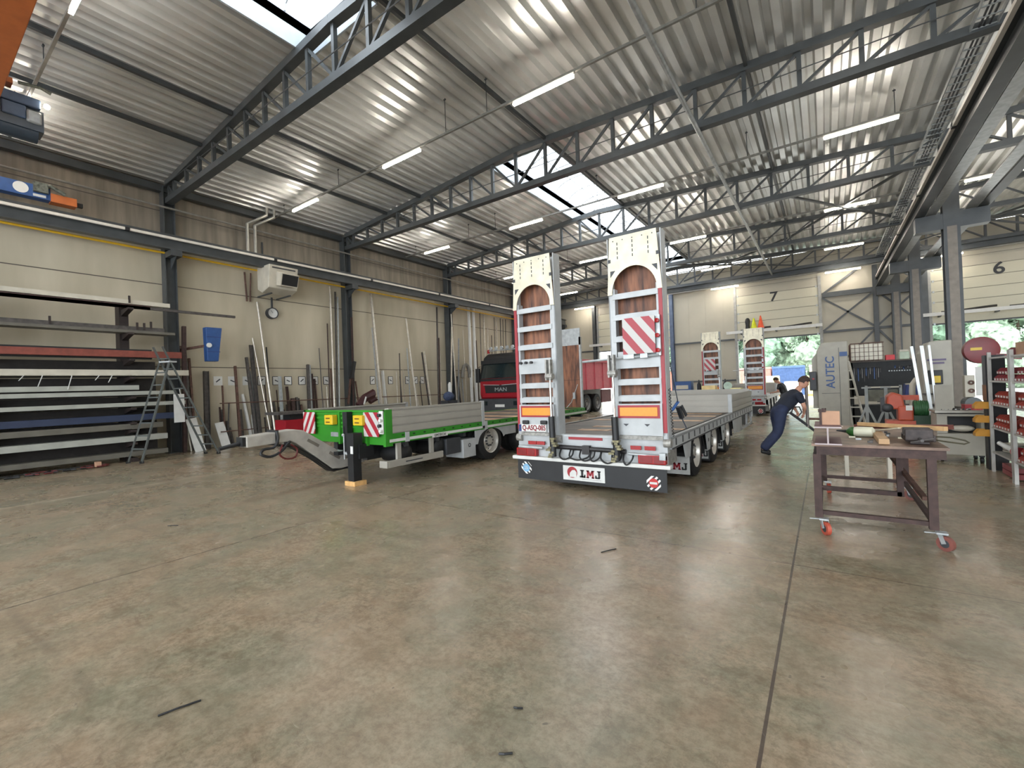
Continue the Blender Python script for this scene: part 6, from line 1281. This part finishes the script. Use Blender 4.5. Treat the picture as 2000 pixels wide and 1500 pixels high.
single('crate_table', MB().box(1.55, 2.15, 14.8, 15.5, 0.92, 0.98).box(1.57, 1.62, 14.82, 14.87, 0, 0.92).box(2.08, 2.13, 14.82, 14.87, 0, 0.92).box(1.57, 1.62, 15.42, 15.47, 0, 0.92).box(2.08, 2.13, 15.42, 15.47, 0, 0.92), MILL, 'steel table under the dark blue crate', 'table', (1.85, 15.1, 0))
OR = mat('machine_orange', (172, 70, 42), 0.45, 0, 0.12)
t = thing('orange_machine', 'orange and black portable machine on a stand behind the workbench', 'machine', (1.2, 12.0, 0))
obj('orange_cowl', MB().prism([(1.0, 11.9, 0.85), (1.02, 11.9, 1.12), (1.12, 11.9, 1.2), (1.26, 11.9, 1.14), (1.3, 11.9, 0.85)], (0, 0.4, 0)), OR, t, bevel=0.03)
obj('black_grip', MB().lathe((1.02, 11.86, 0.88), (0,-1,0), [(-0.3, 0.08), (0, 0.09), (0.02, 0.05), (0.02, 0)], 16).box(0.92, 0.98, 11.9, 12.1, 0.8, 1.1), BLACK, t, smooth=True)
obj('orange_tank', MB().box(1.18, 1.42, 11.88, 12.2, 0.62, 0.92), OR, t, bevel=0.03); obj('stand', MB().box(1.0, 1.45, 11.9, 12.3, 0.0, 0.62), OR, t); obj('white_label', MB().box(1.3, 1.4, 11.86, 11.88, 0.83, 0.93), PAPER, t)
t = thing('green_motor', 'green electric motor unit behind the workbench', 'motor', (1.6, 12.1, 0))
gm_ = mat('motor_green', (44, 92, 52), 0.5, 0, 0.15)
obj('motor_body', MB().tube([(1.44, 12.1, 0.86), (1.66, 12.1, 0.86)], 0.15, 18), gm_, t, smooth=True)
for k in range(7): obj('cooling_fin', MB().tube([(1.46+k*0.03, 12.1, 0.86), (1.47+k*0.03, 12.1, 0.86)], 0.165, 18), gm_, t)
obj('motor_base', MB().box(1.42, 1.7, 11.95, 12.3, 0, 0.72), mat('dark_green_steel', (30, 56, 36), 0.5), t)
single('orange_beam', MB().box(1.2, 1.56, 12.3, 12.4, 1.02, 1.12).box(1.22, 1.27, 12.3, 12.4, 0, 1.02).box(1.5, 1.55, 12.3, 12.4, 0, 1.02), OR, 'orange crossbeam stand behind the green motor', 'stand', (1.5, 12.65, 0))
single('pale_hook_hose', MB().tube([(1.66, 14.0, 0.0), (1.66, 14.0, 1.15), (1.67, 14.0, 1.3), (1.74, 14.0, 1.42), (1.84, 14.0, 1.44)], 0.06, 10), GW, 'pale bent duct next to the bright profiles', 'duct', (1.66, 14.0, 0), smooth=True)
single('floor_profile', MB().bar((0.10, 8.7, 0.43), (0.82, 8.5, 0.44), 0.09, 0.05).box(0.2, 0.25, 8.55, 8.75, 0, 0.4).box(0.7, 0.75, 8.45, 8.65, 0, 0.4), GW, 'low white rail on feet seen under the workbench', 'rail', (0.45, 8.6, 0))

# ---- far left, beyond the grey trailer
t = thing('blue_tool_cabinet', 'blue cabinet with shelves by the far wall left of door 7', 'cabinet', (-6.2, 24.3, 0)); 
obj('carcass', MB().box(-6.5, -5.65, 24.0, 24.5, 0, 1.55), BLUE, t); obj('shelf_front', MB().box(-6.4, -5.8, 23.98, 24.0, 1.15, 1.35), GW, t); obj('yellow_label', MB().box(-6.2, -5.95, 23.98, 24.0, 0.95, 1.1), YELLOW, t)
for k in range(6): single('black_gas_bottle', MB().lathe((-5.4+0.25*k, 24.6, 0), (0,0,1), [(0, 0.11), (1.35, 0.11), (1.5, 0.04), (1.6, 0.03), (1.6, 0)], 12), [BLACK, DGREY][k % 2], 'dark gas bottle in the row right of the blue cabinet', 'gas bottle', (-5.4+0.25*k, 24.6, 0), 'dark gas bottles by the far wall', smooth=True)
t = thing('parts_table', 'table with boxes standing between the grey trailer and its far neighbour', 'table', (-3.0, 17.2, 0))
obj('table_top', MB().box(-3.9, -2.25, 16.9, 17.6, 0.86, 0.92), MILL, t)
for x, y in ((-3.85, 16.95), (-2.3, 16.95), (-3.85, 17.55), (-2.3, 17.55)): obj('leg', MB().box(x-0.03, x+0.03, y-0.03, y+0.03, 0, 0.86), MILL, t)
single('cardboard_box', MB().box(-3.65, -3.2, 17.0, 17.4, 0.92, 1.38), mat('pale_cardboard', (222, 196, 140), 0.7), 'pale open cardboard box on the table behind the grey trailer, left', 'box', (-3.4, 17.2, 0.92))
single('cardboard_box', MB().box(-3.18, -2.98, 17.0, 17.3, 0.92, 1.2), mat('orange_cardboard', (190, 120, 60), 0.7), 'small orange-brown box right beside the pale cardboard box', 'box', (-3.1, 17.2, 0.92))
single('cardboard_box', MB().box(-2.72, -2.38, 17.0, 17.4, 0.92, 1.27), mat('pale_yellow_box', (226, 216, 150), 0.7), 'pale yellow box on the table behind the grey trailer, right', 'box', (-2.55, 17.2, 0.92))
t = thing('round_grinder', 'pale green round grinder head on the table between the boxes', 'machine', (-2.85, 17.45, 0.92)); obj('disc_guard', MB().lathe((-2.85, 17.4, 1.35), (0,-1,0), [(0, 0), (0, 0.14), (0.06, 0.14), (0.06, 0.08), (0.04, 0)], 18), mat('pale_green', (168, 190, 176), 0.5), t, smooth=True); obj('stand', MB().box(-2.9, -2.8, 17.35, 17.45, 0.92, 1.25), DGREY, t)

# ================================================================ TROLLEY AND PEOPLE
t = thing('pallet_trolley', 'grey hand trolley with upright pipe and slanted push bar held by the worker', 'trolley', (-0.3, 11.1, 0))
TP = mat('trolley_grey', (120, 112, 106), 0.45, 0.2, 0.1)
obj('upright_pipe', MB().tube([(-0.33, 10.95, 0.55), (-0.33, 10.95, 1.40)], 0.03, 10), TP, t, smooth=True)
obj('push_bar', MB().tube([(-0.62, 10.75, 0.86), (-0.33, 10.95, 0.58), (-0.05, 11.15, 0.30), (0.1, 11.25, 0.12)], 0.028, 8), DGREY, t, smooth=True)
obj('loop_handle', MB().tube([(-0.60, 10.76, 0.84), (-0.56, 10.78, 0.97), (-0.46, 10.85, 0.97), (-0.42, 10.88, 0.86), (-0.50, 10.84, 0.76)], 0.014, 8), DGREY, t, smooth=True)
obj('cross_tube', MB().tube([(-0.33, 10.95, 0.72), (0.0, 11.15, 0.70), (0.0, 11.15, 0.84)], 0.022, 8), RUST, t, smooth=True)
obj('frame', MB().bar((-0.2, 11.05, 0.45), (0.5, 11.5, 0.43), 0.05, 0.05).bar((0.1, 11.25, 0.1), (0.9, 11.8, 0.1), 0.4, 0.05).bar((0.45, 11.45, 0.1), (0.45, 11.45, 0.45), 0.05, 0.05), TP, t)
for s in (-1, 1):
    c = Vector((0.1, 11.25, 0.09)) + Vector((-0.56, 0.83, 0))*s*0.2; obj('trolley_wheel', MB().lathe(c, (-0.56, 0.83, 0), [(-0.03, 0), (-0.03, 0.09), (0.03, 0.09), (0.03, 0)], 18), BLACK, t, smooth=True)
obj('fork_wheel', MB().lathe((0.85, 11.75, 0.04), (-0.56, 0.83, 0), [(-0.1, 0), (-0.1, 0.04), (0.1, 0.04), (0.1, 0)], 12), BLACK, t)

def skin(name, chains, m, parent, sub=2):
    """chains: list of point lists [(x,y,z,r),...]; points equal to an earlier point are joined. One continuous surface."""
    vs_, es, rs = [], [], []
    def idx(p):
        for i, v in enumerate(vs_):
            if (v-Vector(p[:3])).length < 1e-4: return i
        vs_.append(Vector(p[:3])); rs.append(p[3:] if len(p) > 4 else (p[3], p[3])); return len(vs_)-1
    for ch in chains:
        ii = [idx(p) for p in ch]
        es += [(a, b) for a, b in zip(ii, ii[1:])]
    me = bpy.data.meshes.new(name); me.from_pydata([tuple(v) for v in vs_], es, [])
    o = bpy.data.objects.new(name, me); COL.objects.link(o)
    md = o.modifiers.new('s', 'SKIN'); md.use_smooth_shade = True
    for i, r in enumerate(rs): me.skin_vertices[0].data[i].radius = r
    me.skin_vertices[0].data[0].use_root = True
    sb = o.modifiers.new('u', 'SUBSURF'); sb.levels = sub; sb.render_levels = sub
    dg = bpy.context.evaluated_depsgraph_get(); dg.update()
    nm_ = bpy.data.meshes.new_from_object(o.evaluated_get(dg)); bpy.data.objects.remove(o)
    for p in nm_.polygons: p.use_smooth = True
    return obj(name, nm_, m, parent, world=False)

def person(label, loc, rz, J, hair, shirt, trousers, group=None):
    """J: joint positions in the figure's own frame, +x = facing"""
    t = thing('person', label, 'person', loc, rz)
    V = lambda k: Vector(J[k])
    def P(k, r): return (*J[k], *(r if isinstance(r, tuple) else (r,)))
    def mid(a, b, f, r): v = V(a).lerp(V(b), f); return (*v, *(r if isinstance(r, tuple) else (r,)))
    hands = []
    for s in 'lr':
        e, w_ = V('elbow_'+s), V('wrist_'+s); d = (w_-e).normalized(); side = d.cross(Vector((0, 1, 0))).normalized(); lat = Vector((0, 1, 0)) if abs(d.y) < 0.7 else Vector((0, 0, 1)); lat = (lat - d*lat.dot(d)).normalized()
        pm = w_ + d*0.055; hands.append([P('wrist_'+s, 0.024), (*pm, 0.022, 0.034)])
        kn = w_ + d*0.085; curl = side if side.z < 0 else -side
        for i in range(4):
            b = kn + lat*(i-1.5)*0.019; L_ = (0.036, 0.042, 0.038, 0.030)[i]
            hands.append([(*pm, 0.022, 0.034), (*b, 0.0095), (*(b+d*L_*0.8+curl*L_*0.3), 0.009), (*(b+d*L_*0.9+curl*L_*1.1), 0.008), (*(b+d*L_*0.2+curl*L_*1.5), 0.007)])
        tb = w_ + d*0.03 - lat*0.03
        hands.append([(*pm, 0.022, 0.034), (*tb, 0.012), (*(tb+d*0.03-lat*0.012+curl*0.02), 0.010), (*(tb+d*0.05+curl*0.04), 0.008)])
    hd = V('head'); nk = V('neck'); up = (hd-nk).normalized(); fw = V('face').normalized(); fw = (fw-up*fw.dot(up)).normalized(); sd = up.cross(fw)
    body = [[P('pelvis', (0.11, 0.085)), mid('pelvis', 'chest', 0.5, (0.11, 0.085)), P('chest', (0.12, 0.09)), (*(V('chest').lerp(nk, 0.8)), 0.065), (*nk, 0.055), (*(nk.lerp(hd, 0.45)), 0.06)]]
    for s in 'lr':
        body.append([P('chest', (0.12, 0.09)), P('shoulder_'+s, 0.055), mid('shoulder_'+s, 'elbow_'+s, 0.5, 0.047), P('elbow_'+s, 0.038), mid('elbow_'+s, 'wrist_'+s, 0.35, 0.037), P('wrist_'+s, 0.024)])
        body.append([P('pelvis', (0.11, 0.085)), P('hip_'+s, 0.08), mid('hip_'+s, 'knee_'+s, 0.5, 0.072), P('knee_'+s, 0.052), mid('knee_'+s, 'ankle_'+s, 0.4, 0.052), P('ankle_'+s, 0.034)])
    bo = skin('body', body+hands, SKIN, t)
    # head as a shaped ball with face
    hm = MB(); hm.ball((0, 0, 0), 0.1, 3, (1.0, 0.78, 1.22))
    for v in hm.b.verts:
        x, y, z = v.co
        if z < -0.03: v.co.x += 0.012 if x > 0 else 0.015; v.co.y *= 0.84
        if x > 0.06: v.co.x *= 0.93
    hm.prism([(0.085, -0.012, -0.02), (0.085, 0.012, -0.02), (0.09, 0.0, 0.03)], (0.022, 0, -0.004))
    for s in (-1, 1): hm.ball((0.0, s*0.08, -0.005), 0.028, 2, (0.7, 0.3, 1.1))
    HM = Matrix(((fw.x, sd.x, up.x, hd.x), (fw.y, sd.y, up.y, hd.y), (fw.z, sd.z, up.z, hd.z), (0, 0, 0, 1)))
    hm.b.transform(HM); 
    def loc_obj(n, mb, m, par, sm=True): return obj(n, mb, m, par, smooth=sm, world=False)
    head = loc_obj('head', hm, SKIN, t)
    ey = MB()
    for s in (-1, 1): ey.ball((0.084, s*0.032, 0.012), 0.011, 2)
    ey.b.transform(HM); loc_obj('eyes', ey, mat('eye_dark', (50, 40, 36), 0.3), head)
    mo = MB(); mo.box(0.078, 0.093, -0.022, 0.022, -0.058, -0.05); mo.b.transform(HM); loc_obj('mouth', mo, mat('lips', (150, 88, 80), 0.5), head, False)
    hr = MB(); hr.ball((-0.008, 0, 0.022), 0.107, 3, (1.0, 0.8, 1.14))
    for v in list(hr.b.verts):
        if v.co.z < -0.05 or (v.co.x > 0.045 and v.co.z < 0.075) or (v.co.x > -0.01 and v.co.z < 0.0): hr.b.verts.remove(v)
    hr.b.transform(HM); h_ = loc_obj('hair', hr, hair, head); 
    # clothing
    tsh = [[mid('pelvis', 'chest', -0.12, (0.19, 0.15)), mid('pelvis', 'chest', 0.25, (0.19, 0.15)), mid('pelvis', 'chest', 0.62, (0.19, 0.15)), P('chest', (0.2, 0.15)), (*(V('chest').lerp(nk, 0.55)), 0.12), (*(V('chest').lerp(nk, 0.85)), 0.078)]]
    for s in 'lr': tsh.append([P('chest', (0.2, 0.15)), P('shoulder_'+s, 0.085), mid('shoulder_'+s, 'elbow_'+s, 0.4, 0.068), mid('shoulder_'+s, 'elbow_'+s, 0.72, 0.066)])
    skin('t_shirt', tsh, shirt, t)
    tr_ = [[mid('pelvis', 'chest', 0.45, (0.17, 0.14)), P('pelvis', (0.19, 0.16))]]
    for s in 'lr': tr_.append([P('pelvis', (0.19, 0.16)), P('hip_'+s, 0.125), mid('hip_'+s, 'knee_'+s, 0.5, 0.118), P('knee_'+s, 0.098), mid('knee_'+s, 'ankle_'+s, 0.5, 0.095), mid('knee_'+s, 'ankle_'+s, 1.0, 0.09)])
    skin('trousers', tr_, trousers, t)
    for s in 'lr':
        a, b = V('ankle_'+s), V('toe_'+s); h = (b-a).normalized()
        skin('shoe', [[(*(a-Vector((h.x, h.y, 0))*0.04+Vector((0, 0, -0.02))), 0.045), (*(a.lerp(b, 0.5)), 0.045), (*b, 0.036)]], BLACK, t, 1)
    return t
DIR = math.atan2(0.50, 0.86)
J1 = dict(pelvis=(0.06, 0, 0.90), chest=(0.33, 0, 1.17), neck=(0.47, 0, 1.34), head=(0.57, 0, 1.47), face=(0.9, 0, -0.35),
          shoulder_l=(0.37, 0.19, 1.22), shoulder_r=(0.37, -0.19, 1.22), elbow_l=(0.46, 0.22, 0.99), elbow_r=(0.44, -0.24, 0.98), wrist_l=(0.47, 0.12, 0.88), wrist_r=(0.50, -0.10, 0.86),
          hip_l=(0.05, 0.10, 0.86), hip_r=(0.05, -0.10, 0.86), knee_l=(0.10, 0.12, 0.48), knee_r=(-0.02, -0.11, 0.47), ankle_l=(-0.22, 0.14, 0.115), ankle_r=(-0.34, -0.12, 0.13), toe_l=(-0.06, 0.15, 0.04), toe_r=(-0.19, -0.13, 0.04))
person('person in dark t-shirt and navy work trousers leaning forward, pushing the trolley', (-0.86, 10.55, 0), DIR, J1, HAIR, NAVYT, NAVY)
J2 = dict(pelvis=(0, 0, 0.88), chest=(0.10, 0, 1.18), neck=(0.20, 0, 1.36), head=(0.30, 0, 1.46), face=(0.8, 0, -0.5),
          shoulder_l=(0.14, 0.18, 1.24), shoulder_r=(0.14, -0.18, 1.24), elbow_l=(0.2, 0.22, 0.98), elbow_r=(0.2, -0.22, 0.98), wrist_l=(0.40, 0.16, 0.95), wrist_r=(0.40, -0.16, 0.95),
          hip_l=(0, 0.1, 0.84), hip_r=(0, -0.1, 0.84), knee_l=(0.06, 0.11, 0.46), knee_r=(0.02, -0.11, 0.46), ankle_l=(0, 0.11, 0.10), ankle_r=(-0.06, -0.11, 0.10), toe_l=(0.15, 0.12, 0.04), toe_r=(0.09, -0.12, 0.04))
person('person in black t-shirt and dark trousers bending over beside the far trailer', (-1.42, 21.9, 0), pi*0.93, J2, HAIR, BLACK, BLACK)
# floor litter
for k, (px, py, l, a) in enumerate(((336, 1027, 0.12, 0.5), (1188, 1076, 0.16, 1.0), (347, 1385, 0.16, 1.2), (1010, 1385, 0.04, 0), (985, 1475, 0.05, 0.3))):
    p = at(px, py, z=0.004); single('swarf_scrap', MB().tube([(p.x-l/2*cos(a), p.y-l/2*sin(a), 0.005), (p.x, p.y, 0.009), (p.x+l/2*cos(a), p.y+l/2*sin(a)+0.02, 0.005)], 0.005, 5), BLACK, 'small dark metal curl lying on the floor, %s' % ['left of the green trailer drawbar shadow', 'in front of the grey trailer sign', 'in the left foreground', 'in the middle foreground', 'at the bottom edge'][k], 'scrap', p)
